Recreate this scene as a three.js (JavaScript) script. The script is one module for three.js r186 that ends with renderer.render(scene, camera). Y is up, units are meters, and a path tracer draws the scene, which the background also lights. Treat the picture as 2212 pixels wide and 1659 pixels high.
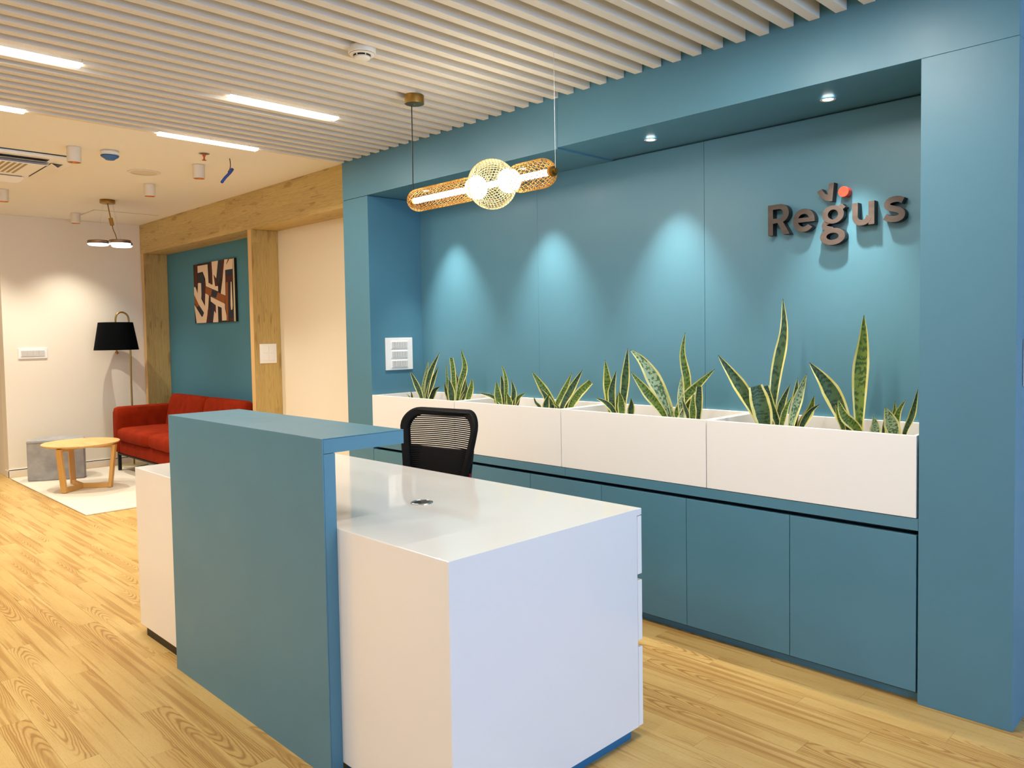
import * as THREE from 'three';
import { RoundedBoxGeometry } from 'three/addons/geometries/RoundedBoxGeometry.js';
import { RectAreaLightUniformsLib } from 'three/addons/lights/RectAreaLightUniformsLib.js';
import * as BGU from 'three/addons/utils/BufferGeometryUtils.js';

// ---------------------------------------------------------------- camera, renderer, exposure
const W_PX = 2212, H_PX = 1659, FOCAL = 1694.7;
const scene = new THREE.Scene();
scene.background = new THREE.Color(0.36, 0.58, 1.0); // evenly overcast blue daylight, reaches the room through the glazed front on the right
scene.backgroundIntensity = 5.2;
const camera = new THREE.PerspectiveCamera(2 * Math.atan(H_PX / 2 / FOCAL) * 180 / Math.PI, W_PX / H_PX, 0.05, 60);
camera.position.set(0, 1.4, 3.066);
camera.rotation.order = 'YXZ';
camera.rotation.set(-0.04393, 0.79313, -0.0167);
camera.setViewOffset(W_PX, H_PX, 0, 33.1, W_PX, H_PX);
scene.add(camera);
const renderer = new THREE.WebGLRenderer({ antialias: true });
renderer.toneMapping = THREE.LinearToneMapping;
renderer.toneMappingExposure = 1.12;
renderer.shadowMap.enabled = true;
RectAreaLightUniformsLib.init();

// lamp strengths and colours (each lamp's own light is built with its fitting)
const LAMP = {
  strip: { color: [1, 0.93, 0.83], power: 148, glow: 11 },
  lounge: { color: [1, 0.94, 0.83], power: 6.8 },
  niche: { color: [1, 0.91, 0.8], power: 6.5 },
  pendant: { color: [1, 0.9, 0.72], power: 0.5, glow: 7 },
  discs: { color: [0.92, 0.97, 1], power: 8, glow: 2.4 },
};

// ---------------------------------------------------------------- helpers
let seed = 7;
const rnd = () => { seed = (seed * 1664525 + 1013904223) >>> 0; return seed / 4294967296; };
const hash = (x, y, s) => { let h = (x * 374761393 + y * 668265263 + s * 974634777) | 0; h = Math.imul(h ^ (h >>> 13), 1274126177); h ^= h >>> 16; return (h >>> 0) / 4294967296; };
function noise(x, y, s = 0) {
  const ix = Math.floor(x), iy = Math.floor(y), fx = x - ix, fy = y - iy, u = fx * fx * (3 - 2 * fx), v = fy * fy * (3 - 2 * fy);
  const a = hash(ix, iy, s), b = hash(ix + 1, iy, s), c = hash(ix, iy + 1, s), d = hash(ix + 1, iy + 1, s);
  return a + (b - a) * u + (c - a) * v + (a - b - c + d) * u * v;
}
const fbm = (x, y, s, n = 4) => { let t = 0, a = 0.5, q = 0; for (let i = 0; i < n; i++) { t += a * noise(x, y, s + i); q += a; x *= 2.03; y *= 2.03; a *= 0.5; } return t / q; };
const clamp = (x, a = 0, b = 1) => Math.min(b, Math.max(a, x));
const smooth = (a, b, x) => { const t = clamp((x - a) / (b - a)); return t * t * (3 - 2 * t); };
const mix3 = (a, b, t) => [a[0] + (b[0] - a[0]) * t, a[1] + (b[1] - a[1]) * t, a[2] + (b[2] - a[2]) * t];
function dataTex(w, h, f, srgb, repeat = true) {
  const d = new Uint8Array(w * h * 4);
  for (let j = 0; j < h; j++) for (let i = 0; i < w; i++) {
    const c = f(i / w, j / h), k = (j * w + i) * 4;
    d[k] = clamp(c[0], 0, 255); d[k + 1] = clamp(c[1], 0, 255); d[k + 2] = clamp(c[2], 0, 255); d[k + 3] = 255;
  }
  const t = new THREE.DataTexture(d, w, h);
  t.magFilter = THREE.LinearFilter; t.minFilter = THREE.LinearMipmapLinearFilter; t.generateMipmaps = true;
  if (srgb) t.colorSpace = THREE.SRGBColorSpace;
  if (repeat) t.wrapS = t.wrapT = THREE.RepeatWrapping;
  t.needsUpdate = true;
  return t;
}
// noise that repeats every n cells, for textures laid over and over
function tnoise(x, y, n, s) {
  const ix = Math.floor(x), iy = Math.floor(y), fx = x - ix, fy = y - iy, u = fx * fx * (3 - 2 * fx), v = fy * fy * (3 - 2 * fy), m = (k) => ((k % n) + n) % n;
  const a = hash(m(ix), m(iy), s), b = hash(m(ix + 1), m(iy), s), c = hash(m(ix), m(iy + 1), s), d = hash(m(ix + 1), m(iy + 1), s);
  return a + (b - a) * u + (c - a) * v + (a - b - c + d) * u * v;
}
const tfbm = (u, v, n, s, oct = 4) => { let t = 0, a = 0.5, q = 0; for (let i = 0; i < oct; i++) { t += a * tnoise(u * n, v * n, n, s + i); q += a; n *= 2; a *= 0.5; } return t / q; };

const used = {};
function numbered(name) { const k = used[name] = (used[name] ?? -1) + 1; return k ? name + '_' + String(k).padStart(3, '0') : name; }
function tag(o, label, category, group, kind) {
  if (label) o.userData.label = label;
  if (category) o.userData.category = category;
  if (group) o.userData.group = group;
  if (kind) o.userData.kind = kind;
  return o;
}
function thing(name, label, category, at = [0, 0, 0], turn = 0, group) {
  const g = new THREE.Group(); g.name = numbered(name); g.position.set(...at); g.rotation.y = turn; scene.add(g);
  return tag(g, label, category, group);
}
function structure(name) { const g = new THREE.Group(); g.name = name; g.userData.kind = 'structure'; scene.add(g); return g; }
function part(name, geo, mat, parent, label) {
  const list = Array.isArray(geo) ? geo : [geo];
  const g = list.length > 1 ? BGU.mergeGeometries(list.map((x) => { const q = x.index ? x.toNonIndexed() : x.clone(); for (const k of Object.keys(q.attributes)) if (!['position', 'normal', 'uv'].includes(k)) q.deleteAttribute(k); return q; })) : list[0];
  const m = new THREE.Mesh(g, mat); m.name = name; if (label) m.userData.label = label; parent.add(m);
  return m;
}
function copyOf(o, label, at, turn) {
  const c = o.clone(); c.name = numbered(o.name.replace(/_\d{3}$/, '')); c.userData = { ...o.userData, label };
  if (at) c.position.set(...at); if (turn !== undefined) c.rotation.y = turn;
  scene.add(c); return c;
}
// uv in metres, laid on the side that each point faces
function metreUV(g, s = 1) {
  if (g.index) g = g.toNonIndexed();
  if (!g.attributes.normal) g.computeVertexNormals();
  const p = g.attributes.position, n = g.attributes.normal, uv = new Float32Array(p.count * 2);
  for (let t = 0; t < p.count; t += 3) {
    let nx = 0, ny = 0, nz = 0;
    for (let k = 0; k < 3; k++) { nx += n.getX(t + k); ny += n.getY(t + k); nz += n.getZ(t + k); }
    nx = Math.abs(nx); ny = Math.abs(ny); nz = Math.abs(nz);
    for (let k = t; k < t + 3; k++) {
      const x = p.getX(k), y = p.getY(k), z = p.getZ(k);
      const [u, v] = ny >= nx && ny >= nz ? [x, z] : nx >= nz ? [z, y] : [x, y];
      uv[k * 2] = u * s; uv[k * 2 + 1] = v * s;
    }
  }
  g.setAttribute('uv', new THREE.BufferAttribute(uv, 2));
  return g;
}
// box from corner to corner, edges eased by r
function box(x0, x1, y0, y1, z0, z1, r = 0.0015) {
  const w = x1 - x0, h = y1 - y0, d = z1 - z0;
  const g = r > 0 ? new RoundedBoxGeometry(w, h, d, 2, Math.min(r, w / 2.01, h / 2.01, d / 2.01)) : new THREE.BoxGeometry(w, h, d);
  g.translate((x0 + x1) / 2, (y0 + y1) / 2, (z0 + z1) / 2);
  return metreUV(g);
}
function tube(points, r, seg = 32, rad = 8, closed = false) {
  return new THREE.TubeGeometry(new THREE.CatmullRomCurve3(points.map((p) => new THREE.Vector3(...p)), closed), seg, r, rad, closed);
}
function rod(a, b, r0, r1 = r0, seg = 12) {
  const A = new THREE.Vector3(...a), B = new THREE.Vector3(...b), d = B.clone().sub(A), g = new THREE.CylinderGeometry(r1, r0, d.length(), seg);
  g.applyQuaternion(new THREE.Quaternion().setFromUnitVectors(new THREE.Vector3(0, 1, 0), d.clone().normalize()));
  g.translate((A.x + B.x) / 2, (A.y + B.y) / 2, (A.z + B.z) / 2);
  return g;
}
// a square bar from a to b
function bar(a, b, w, t, up = [0, 1, 0]) {
  const A = new THREE.Vector3(...a), B = new THREE.Vector3(...b), z = B.clone().sub(A), L = z.length(); z.normalize();
  const x = new THREE.Vector3(...up).cross(z).normalize(), y = z.clone().cross(x);
  const g = new RoundedBoxGeometry(w, t, L, 2, Math.min(w, t) * 0.12);
  g.applyMatrix4(new THREE.Matrix4().makeBasis(x, y, z)); g.translate((A.x + B.x) / 2, (A.y + B.y) / 2, (A.z + B.z) / 2);
  return g;
}
const lathe = (pts, seg = 48) => new THREE.LatheGeometry(pts.map((p) => new THREE.Vector2(p[0], p[1])), seg);
function extrude(shape, depth, bevel = 0.001, curve = 16) {
  return new THREE.ExtrudeGeometry(shape, { depth: depth - 2 * bevel, bevelEnabled: bevel > 0, bevelSize: bevel, bevelThickness: bevel, bevelOffset: -bevel, bevelSegments: 2, curveSegments: curve }).translate(0, 0, bevel);
}
const poly = (pts) => new THREE.Shape(pts.map((p) => new THREE.Vector2(p[0], p[1])));
// an upholstered block: rounded all round and puffed on its wide faces
function puff(w, h, d, r, up = 0, front = 0, seg = 14) {
  let g = new THREE.BoxGeometry(w, h, d, seg, 8, seg);
  g.deleteAttribute('normal'); g.deleteAttribute('uv'); g = BGU.mergeVertices(g, 1e-5);
  const p = g.attributes.position, v = new THREE.Vector3(), q = new THREE.Vector3();
  for (let i = 0; i < p.count; i++) {
    v.fromBufferAttribute(p, i);
    q.set(clamp(v.x, -w / 2 + r, w / 2 - r), clamp(v.y, -h / 2 + r, h / 2 - r), clamp(v.z, -d / 2 + r, d / 2 - r));
    const dir = v.clone().sub(q); if (dir.lengthSq() > 1e-12) v.copy(q).addScaledVector(dir.normalize(), r);
    const fx = 1 - (2 * v.x / w) ** 2, fz = 1 - (2 * v.z / d) ** 2, fy = 1 - (2 * v.y / h) ** 2;
    v.y += Math.sign(v.y) * up * Math.max(0, fx) ** 0.6 * Math.max(0, fz) ** 0.6 * Math.min(1, Math.abs(v.y) / (h / 2));
    v.z += Math.sign(v.z) * front * Math.max(0, fx) ** 0.6 * Math.max(0, fy) ** 0.6 * Math.min(1, Math.abs(v.z) / (d / 2));
    p.setXYZ(i, v.x, v.y, v.z);
  }
  g.computeVertexNormals();
  return metreUV(g);
}

// ---------------------------------------------------------------- materials
const M = {};
const paint = (color, roughness = 0.6, more = {}) => new THREE.MeshStandardMaterial({ color, roughness, ...more });
const roller = dataTex(256, 256, (u, v) => { const k = 120 + 110 * (tfbm(u, v, 32, 3, 3) - 0.5); return [k, k, k]; }, false);
roller.repeat.set(5, 5);
const smear = dataTex(512, 512, (u, v) => { const k = 142 + 44 * (tfbm(u, v, 6, 11, 5) - 0.5); return [k, k, k]; }, false); // wiped and handled laminate: uneven gloss
smear.repeat.set(0.7, 0.7);
const tealMap = dataTex(512, 512, (u, v) => { const k = 249 + 9 * (tfbm(u, v, 8, 61, 5) - 0.5); return [k, k, k]; }, true); // slightly cloudy colour of the boards
tealMap.repeat.set(0.6, 0.6);
M.teal = paint(0x53869a, 0.72, { map: tealMap, roughnessMap: smear });
M.tealDark = paint(0x27495a, 0.7);
M.tealWall = paint(0x4a89a2, 0.75, { bumpMap: roller, bumpScale: 0.0004 });
M.whiteWall = paint(0xf0e7d4, 0.8, { bumpMap: roller, bumpScale: 0.0004 });
M.ceiling = paint(0xf5f5f2, 0.85, { bumpMap: roller, bumpScale: 0.0003 });
M.slat = paint(0xe4dac8, 0.6);
M.white = paint(0xf5f2ec, 0.32);
M.whiteGloss = new THREE.MeshPhysicalMaterial({ color: 0xf3f0ec, roughness: 0.3, clearcoat: 0.8, clearcoatRoughness: 0.05 });
M.whiteInside = paint(0xe9e6e0, 0.5);
M.plastic = paint(0xf3f1ec, 0.4);
M.plasticGrey = paint(0xd4d1cb, 0.45);
M.black = paint(0x0a0b0d, 0.5);
M.chairBlack = new THREE.MeshPhysicalMaterial({ color: 0x060607, roughness: 0.6, specularIntensity: 0.35 });
M.gap = paint(0x1a2a33, 0.8);
M.brass = paint(0xb08d4c, 0.32, { metalness: 1 });
M.brassDark = paint(0x8a7038, 0.4, { metalness: 1 });
M.chrome = paint(0xd0d0d0, 0.2, { metalness: 1 });
M.copper = paint(0xd98a55, 0.3, { metalness: 1 });
M.wire = paint(0xd9a24a, 0.35, { metalness: 0.6 });
M.wirePale = paint(0xe6cd92, 0.4, { metalness: 0.5 });
M.canWhite = paint(0xe8dfcd, 0.45);
M.steelThread = paint(0xcfd2d2, 0.35, { metalness: 0.8 });
const weave = (n, s) => dataTex(256, 256, (u, v) => { const a = Math.sin(u * n * 6.2832) * 0.5 + Math.sin(v * n * 6.2832) * 0.5, k = 128 + 60 * a + 90 * (tfbm(u, v, 16, s, 3) - 0.5); return [k, k, k]; }, false);
const cloth = weave(64, 5); cloth.repeat.set(4, 4);
const nap = dataTex(256, 256, (u, v) => { const k = 236 + 60 * (tfbm(u, v, 8, 91, 5) - 0.5); return [k, k, k]; }, true); nap.repeat.set(2, 2);
M.redCloth = new THREE.MeshPhysicalMaterial({ color: 0x982a0a, roughness: 0.95, specularIntensity: 0.25, map: nap, bumpMap: cloth, bumpScale: 0.0008 });
M.greyCloth = new THREE.MeshPhysicalMaterial({ color: 0xa9a7a4, roughness: 0.9, map: nap, bumpMap: cloth, bumpScale: 0.0006, sheen: 0.4, sheenColor: new THREE.Color(0xd8d8dc), sheenRoughness: 0.6 });
M.blackCloth = paint(0x0b0d10, 0.95, { bumpMap: cloth, bumpScale: 0.0004 });
const pile = dataTex(256, 256, (u, v) => { const k = 128 + 150 * (tfbm(u, v, 64, 15, 2) - 0.5); return [k, k, k]; }, false); pile.repeat.set(6, 6);
M.rug = paint(0xe2d9c5, 1, { bumpMap: pile, bumpScale: 0.004 });
M.gold = paint(0xe0b35e, 0.35, { metalness: 0.9 });
M.blueTape = paint(0x2f6bb0, 0.45);
M.blueCable = paint(0x1c3f9a, 0.4);
M.red = paint(0xf2402a, 0.35);
M.sprinkler = paint(0xc8684a, 0.4, { metalness: 0.5 });
const letterMap = dataTex(256, 256, (u, v) => { const a = fbm(u * 6, v * 18, 5, 4), b = fbm(u * 3, v * 3, 9, 3); const c = mix3([62, 52, 48], [92, 78, 70], clamp(a * 0.7 + b * 0.5 - 0.1)); return c; }, true);
letterMap.repeat.set(4, 4);
M.letter = paint(0xffffff, 0.55, { map: letterMap });
M.letterSide = paint(0x15181b, 0.45);
const glow = (c, k) => new THREE.MeshStandardMaterial({ color: 0xffffff, roughness: 0.5, emissive: new THREE.Color(...c), emissiveIntensity: k });
M.stripGlow = glow([1, 0.97, 0.97], LAMP.strip.glow);
M.rodGlow = glow([1, 0.95, 0.86], LAMP.pendant.glow);
M.discGlow = glow(LAMP.discs.color, LAMP.discs.glow);
M.spotGlow = glow([1, 0.62, 0.34], 1.1);
M.nicheGlow = glow([1, 0.97, 0.92], 5);

// floor plank decors: long honey-coloured figure, some planks plain, some with cathedral arches
function plankTexture(k) {
  const s = 40 + k * 13, plain = k % 3 === 0, u0 = 0.15 + 0.7 * hash(k, 1, 5), v0 = 0.25 + 0.5 * hash(k, 2, 5), tone = (hash(k, 3, 5) - 0.5) * 0.35;
  return dataTex(1024, 160, (U, V) => {
    const u = U * 0.914, v = V * 0.1015;
    const wob = fbm(u * 5, v * 16, s, 4), slow = fbm(u * 2.2, v * 9, s + 7, 3);
    const e = Math.sqrt(((v - v0 * 0.1015) * 30) ** 2 + ((u - u0 * 0.914) * 2.4) ** 2 + 0.02);
    const ring = plain ? v * 150 + wob * 7 : e * 11 + wob * 4.5 + v * 20;
    const line = Math.pow(0.5 + 0.5 * Math.sin(ring * 3.1), 3), mask = smooth(plain ? 0.5 : 0.34, plain ? 0.75 : 0.62, slow);
    const fine = fbm(u * 14, v * 900, s + 3, 2) - 0.5, pores = smooth(0.7, 0.85, noise(u * 60, v * 1400, s + 5));
    const streak = smooth(0.55, 0.78, fbm(u * 1.6, v * 55, s + 17, 3));
    let c = mix3([214, 181, 113], [197, 157, 87], clamp(0.45 + tone + 1.1 * (slow - 0.5) + fine * 0.5));
    c = mix3(c, [150, 103, 42], clamp(line * mask * 0.7));
    c = mix3(c, [165, 119, 54], streak * 0.6);
    return mix3(c, [150, 104, 54], pores * 0.2);
  }, true, false);
}
const PLANK_KINDS = 8;
M.planks = Array.from({ length: PLANK_KINDS }, (_, k) => new THREE.MeshStandardMaterial({ map: plankTexture(k), roughness: 0.42 }));
// oak veneer of the portal frame and the lounge table
function oak(s, light, dark) {
  return dataTex(1024, 512, (U, V) => { // 2.4 m along the grain, 0.36 m across
    const u = U * 2.4, v = V * 0.36, strip = Math.floor(v / 0.09 + 0.2 * hash(Math.floor(u / 1.2), 0, s));
    const w = fbm(u * 2.5 + strip * 3, v * 40, s + strip, 4), f = fbm(u * 16, v * 700, s + 3, 2), b = noise(strip * 7.3, Math.floor(u / 1.2 + 0.37 * strip), s);
    const line = Math.pow(0.5 + 0.5 * Math.sin((v * 130 + w * 9) * 3), 2);
    const knot = smooth(0.66, 0.8, fbm(u * 5, v * 26, s + 23, 3));
    return mix3(light, dark, clamp(0.1 + 0.35 * line * w + 0.5 * (f - 0.4) + 0.35 * (b - 0.4) + 0.45 * knot));
  }, true);
}
const oakTex = oak(301, [212, 189, 126], [158, 129, 76]);
const oakAcross = oakTex.clone(); oakAcross.repeat.set(1 / 2.4, 1 / 0.36);
const oakUp = oakTex.clone(); oakUp.rotation = Math.PI / 2; oakUp.repeat.set(1 / 2.4, 1 / 0.36);
M.oakBeam = paint(0xffffff, 0.55, { map: oakAcross });
M.oakPost = paint(0xf2ead9, 0.55, { map: oakUp });
M.oakEdge = paint(0xd9b276, 0.55);
const ashTex = oak(611, [228, 186, 118], [200, 152, 86]); ashTex.repeat.set(0.6, 3);
M.ash = paint(0xffffff, 0.45, { map: ashTex });
M.ashLeg = paint(0xd2a057, 0.5);

// sansevieria leaves: banded green with a yellow rim
const leafTex = (kind, s) => dataTex(96, 512, (u, v) => {
  const e = Math.abs(u * 2 - 1), rim = 0.7 + 0.1 * (fbm(v * 9, u > 0.5 ? 3 : 8, s, 3) - 0.5), wave = fbm(u * 4, v * 16, s + 2, 3), jag = fbm(u * 14, v * 50, s + 5, 2);
  const band = smooth(0.42, 0.6, 0.5 + 0.5 * Math.sin(v * 120 + wave * 9 + jag * 4)) * smooth(0.25, 0.5, fbm(u * 3, v * 14, s + 6, 2)), flecks = smooth(0.5, 0.6, fbm(u * 10, v * 46, s + 9, 3));
  const sets = [[[28, 56, 34], [78, 106, 58]], [[52, 84, 28], [124, 148, 52]], [[66, 98, 64], [160, 184, 142]]][kind];
  let c = mix3(sets[1], sets[0], kind === 2 ? flecks * 0.9 : clamp(band * 0.75 + 0.22));
  c = mix3(c, mix3([222, 212, 112], [236, 232, 168], noise(v * 12, 3, s)), smooth(rim - 0.04, rim + 0.04, e));
  return mix3(c, [52, 62, 36], smooth(0.975, 1, v));
}, true, false);
M.leaf = [0, 1, 2].map((k) => new THREE.MeshStandardMaterial({ map: leafTex(k, 70 + k * 9), roughness: 0.45, side: THREE.DoubleSide }));
M.soil = paint(0x3a2c22, 1);

// ---------------------------------------------------------------- the shell: floor, ceiling, walls
const CEIL = 2.715, SLAT = 2.614, X0 = -11.2, X1 = 3.4, Z0 = -1.3, Z1 = 5.6;
const BACK = -0.445, ALCOVE = -0.525;

const floor = structure('floor');
part('subfloor', box(X0 - 0.15, X1 + 0.15, -0.12, -0.006, Z0 - 0.15, Z1 + 0.15, 0), paint(0x8a6b42, 0.9), floor);
{
  const L = 0.914, Wd = 0.1015, gapW = 0.0004, kinds = [];
  for (let k = 0; k < PLANK_KINDS; k++) for (const flip of [0, 1]) {
    const g = new RoundedBoxGeometry(L - gapW, 0.006, Wd - gapW, 1, 0.0005), p = g.attributes.position, uv = g.attributes.uv;
    for (let i = 0; i < p.count; i++) { const u = p.getX(i) / L + 0.5, v = p.getZ(i) / Wd + 0.5; uv.setXY(i, flip ? 1 - u : u, flip ? 1 - v : v); }
    kinds.push([g, M.planks[k], k]);
  }
  const all = [], eye = new THREE.Vector3(), view = new THREE.Matrix4();
  camera.updateMatrixWorld(true); view.copy(camera.matrixWorld).invert();
  const rows = Math.ceil((Z1 - Z0) / Wd);
  for (let r = 0; r < rows; r++) {
    const z = Z0 + (r + 0.5) * Wd, shift = ((r * 0.37 + hash(r, 4, 8) * 0.35) % 1) * L;
    for (let x = X0 - L + shift; x < X1; x += L) {
      const a = Math.max(x, X0), b = Math.min(x + L, X1); if (b - a < 0.03) continue;
      const cx = (a + b) / 2, kind = kinds[Math.floor(hash(r, Math.round(x * 7), 21) * kinds.length) % kinds.length];
      // how large it shows: floor seen from the camera, nothing behind the desk or under the cupboards
      eye.set(cx, 0, z).applyMatrix4(view); let size = 0;
      const px = 1106 - FOCAL * eye.x / eye.z, py = 796.4 + FOCAL * eye.y / eye.z;
      if (eye.z < -0.5 && px > -250 && px < 2450 && py < 1900 && z > -0.1 && !(cx > -3.4 && cx < -1.7 && z > 0.95 && z < 1.75)) size = (b - a) / (-eye.z) ** 3;
      if (cx < -4.78 && z < -0.525) size = 0;
      if (cx > -9 && cx < -6.9 && z < 1.1) size = 0;
      all.push({ cx, z, s: (b - a) / L, kind, size });
    }
  }
  all.sort((p, q) => q.size - p.size);
  const rest = kinds.map(() => []);
  all.forEach((p, i) => {
    if (i < 300 && p.size > 0) {
      const m = part('plank', p.kind[0], p.kind[1], floor); m.position.set(p.cx, -0.003, p.z); m.scale.x = p.s;
    } else rest[p.kind[2]].push(p.kind[0].clone().scale(p.s, 1, 1).translate(p.cx, -0.003, p.z));
  });
  const groups = rest.slice(0, kinds.length).map((g, k) => [g, k]).filter(([g]) => g.length);
  const merged = BGU.mergeGeometries(groups.map(([g]) => BGU.mergeGeometries(g)), true);
  const m = new THREE.Mesh(merged, groups.map(([, k]) => M.planks[k])); m.name = 'plank_field'; m.userData.kind = 'stuff'; floor.add(m);
}

const ceiling = structure('ceiling');
part('ceiling_board', box(X0 - 0.15, X1 + 0.15, CEIL, CEIL + 0.15, Z0 - 0.15, Z1 + 0.15, 0), M.ceiling, ceiling);
const PITCH = 0.1056, SLAT_W = 0.043, slatX = (k) => -4.766 + k * PITCH;
const STRIP_AT = { 0: [0.64, 1.94, 3.24], 9: [0.645, 1.94, 3.24], 20: [3.24, 4.54], 30: [0.62, 3.24], 34: [0.5] }, STRIP_L = 0.62;
for (let k = 0; k < 77; k++) {
  const x = slatX(k), cuts = (STRIP_AT[k] ?? []).map((z) => [z, z + STRIP_L]);
  let z = 0.002;
  for (const [a, b] of [...cuts, [Z1, Z1]]) { if (a - z > 0.02) part('slat', box(x - SLAT_W / 2, x + SLAT_W / 2, SLAT, CEIL, z, a - 0.002, 0.0012), M.slat, ceiling); z = b + 0.002; }
}

// blue-green reception wall: posts, header, niche boards
const wallBack = structure('wall_back');
const NL = -4.48, NR = -0.995, NT = 2.352;
part('backing', box(-4.77, -0.7, 0, CEIL, -0.6, -0.467, 0), M.tealDark, wallBack);
part('post_panel', box(-4.78, NL, 0, NT, -0.465, 0), M.teal, wallBack);
part('post_panel', box(NR, -0.69, 0, NT + 0.01, -1.3, 0), M.teal, wallBack);
part('header_panel', box(-4.78, -2.7517, NT + 0.0026, CEIL, -0.465, 0), M.teal, wallBack);
part('header_panel', box(-2.7503, -0.69, NT + 0.0026 + 0.008, CEIL, -0.465, 0).translate(0, 0, 0), M.teal, wallBack);
for (const [a, b] of [[NL, -3.3245], [-3.3235, -2.1605], [-2.159, NR]]) part('niche_panel', box(a, b, 0.7, NT + 0.002, -0.463, BACK, 0.001), M.teal, wallBack);
part('header_end', box(-0.9, -0.69, NT + 0.012, CEIL, -1.3, -0.466), M.teal, wallBack);

// lounge walls
const wallLounge = structure('wall_lounge');
part('teal_wall', box(-9.42, -6.73, 0, CEIL, -0.68, ALCOVE, 0), M.tealWall, wallLounge);
part('cream_wall', box(-6.73, -4.78, 0, CEIL, -0.68, ALCOVE, 0), M.whiteWall, wallLounge);
const wallLeft = structure('wall_left');
part('wall_face', box(-9.57, -9.42, 0, CEIL, -0.68, 1.125, 0.004), M.whiteWall, wallLeft);
part('wall_return', box(X0 - 0.15, -9.571, 0, CEIL, 0.975, 1.125, 0.002), M.whiteWall, wallLeft);
const baseLeft = structure('baseboard_left');
part('board', box(-9.42, -9.413, 0, 0.07, ALCOVE, 1.132, 0.001), M.whiteWall, baseLeft);
part('board', box(-9.56, -9.413, 0, 0.07, 1.125, 1.132, 0.001), M.whiteWall, baseLeft);
part('groove', box(-9.42, -9.4185, 0.0705, 0.0775, ALCOVE, 1.1265, 0), M.gap, baseLeft);
part('bead', box(-9.42, -9.412, 0.078, 0.086, ALCOVE, 1.133, 0.002), M.white, baseLeft);
for (const [n, b] of [['wall_far', [X0 - 0.15, X0, 1.125, Z1]], ['wall_front', [X0 - 0.15, X1 + 0.15, Z1, Z1 + 0.15]], ['wall_corridor', [-0.69, X1 + 0.15, Z0 - 0.15, Z0]]]) {
  const w = structure(n); part('wall_face', box(b[0], b[1], 0, CEIL, b[2], b[3], 0), M.whiteWall, w);
}

// oak portal frame round the lounge alcove
const trim = structure('trim_1');
part('beam_board', box(-9.418, -7.1516, 2.385, CEIL, ALCOVE + 0.001, -0.26, 0.002), M.oakBeam, trim);
part('beam_board', box(-7.1484, -4.782, 2.385, CEIL, ALCOVE + 0.001, -0.26, 0.002), M.oakBeam, trim);
for (const [a, b] of [[-9.4, -9.33], [-6.765, -6.7]]) {
  const p = part('post', box(a, b, 0, 2.384, ALCOVE + 0.001, -0.263, 0.002), M.oakPost, trim);
  part('edge_band', box(a, b - 0.001, 0, 2.384, -0.2625, -0.26, 0.0005), M.oakEdge, p);
}

// glazed front on the right: daylight enters here
const wallRight = structure('wall_right');
part('sill_wall', box(X1, X1 + 0.15, 0, 0.12, Z0, Z1, 0), M.whiteWall, wallRight);
part('head_wall', box(X1, X1 + 0.15, 2.5, CEIL, Z0, Z1, 0), M.whiteWall, wallRight);
part('pier', box(X1, X1 + 0.15, 0.12, 2.5, Z0, -0.9, 0), M.whiteWall, wallRight);
part('pier', box(X1, X1 + 0.15, 0.12, 2.5, 5.1, Z1, 0), M.whiteWall, wallRight);
const frameGrey = paint(0x8d9093, 0.4, { metalness: 0.6 }), pane = new THREE.MeshPhysicalMaterial({ color: 0xffffff, roughness: 0, transmission: 1, thickness: 0, ior: 1.5 });
for (let k = 0; k < 4; k++) {
  const w = structure('window_' + (k + 1)), a = -0.9 + k * 1.5, b = a + 1.5;
  part('frame', [box(X1 + 0.04, X1 + 0.1, 0.12, 0.17, a, b), box(X1 + 0.04, X1 + 0.1, 2.45, 2.5, a, b), box(X1 + 0.04, X1 + 0.1, 0.17, 2.45, a, a + 0.04), box(X1 + 0.04, X1 + 0.1, 0.17, 2.45, b - 0.04, b)], frameGrey, w);
  part('glass', new THREE.PlaneGeometry(1.42, 2.28).rotateY(-Math.PI / 2).translate(X1 + 0.07, 1.31, (a + b) / 2), pane, w);
}

// ---------------------------------------------------------------- reception wall furniture
const WIDTH = (NR - NL) / 7;
const CAB_LABELS = ['farthest blue-green cupboard door, beside the left post and mostly behind the counter', 'second blue-green cupboard from the left post, hidden by the office chair', 'third blue-green cupboard from the left post, just right of the office chair', 'blue-green cupboard whose top shows over the middle of the white desk', 'blue-green cupboard half hidden behind the drawer corner of the white desk', 'fully visible blue-green cupboard, second from the right post', 'blue-green cupboard nearest the camera, touching the right post'];
for (let k = 0; k < 7; k++) {
  const a = NL + k * WIDTH, b = a + WIDTH, c = thing('base_cabinet', CAB_LABELS[k], 'cabinet', [(a + b) / 2, 0, 0], 0, 'blue-green cupboards under the planters');
  const h = WIDTH / 2;
  part('carcass', box(-h + 0.0005, h - 0.0005, 0.03, 0.628, BACK, -0.024, 0.001), M.tealDark, c);
  part('door', box(-h + (k === 0 ? 0.003 : 0.0013), h - (k === 6 ? 0.007 : 0.0013), 0.042, 0.632, -0.021, -0.001, 0.0015), M.teal, c);
  part('finger_rail', box(-h + 0.0005, h - 0.0005, 0.633, 0.6495, BACK, -0.05, 0), M.gap, c);
}
tag(part('plinth', box(NL + 0.001, NR - 0.001, 0, 0.0295, -0.4, -0.035, 0.001), M.teal, scene), 'low blue-green plinth strip under the cupboard doors', 'plinth');
{
  const c = thing('ledge', 'long blue-green ledge board between cupboards and white planters', 'ledge');
  part('board', box(NL + 0.001, -2.731, 0.65, 0.694, BACK, -0.001, 0.001), M.teal, c);
  part('board', box(-2.7296, NR - 0.001, 0.65, 0.694, BACK, -0.001, 0.001), M.teal, c);
}
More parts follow.
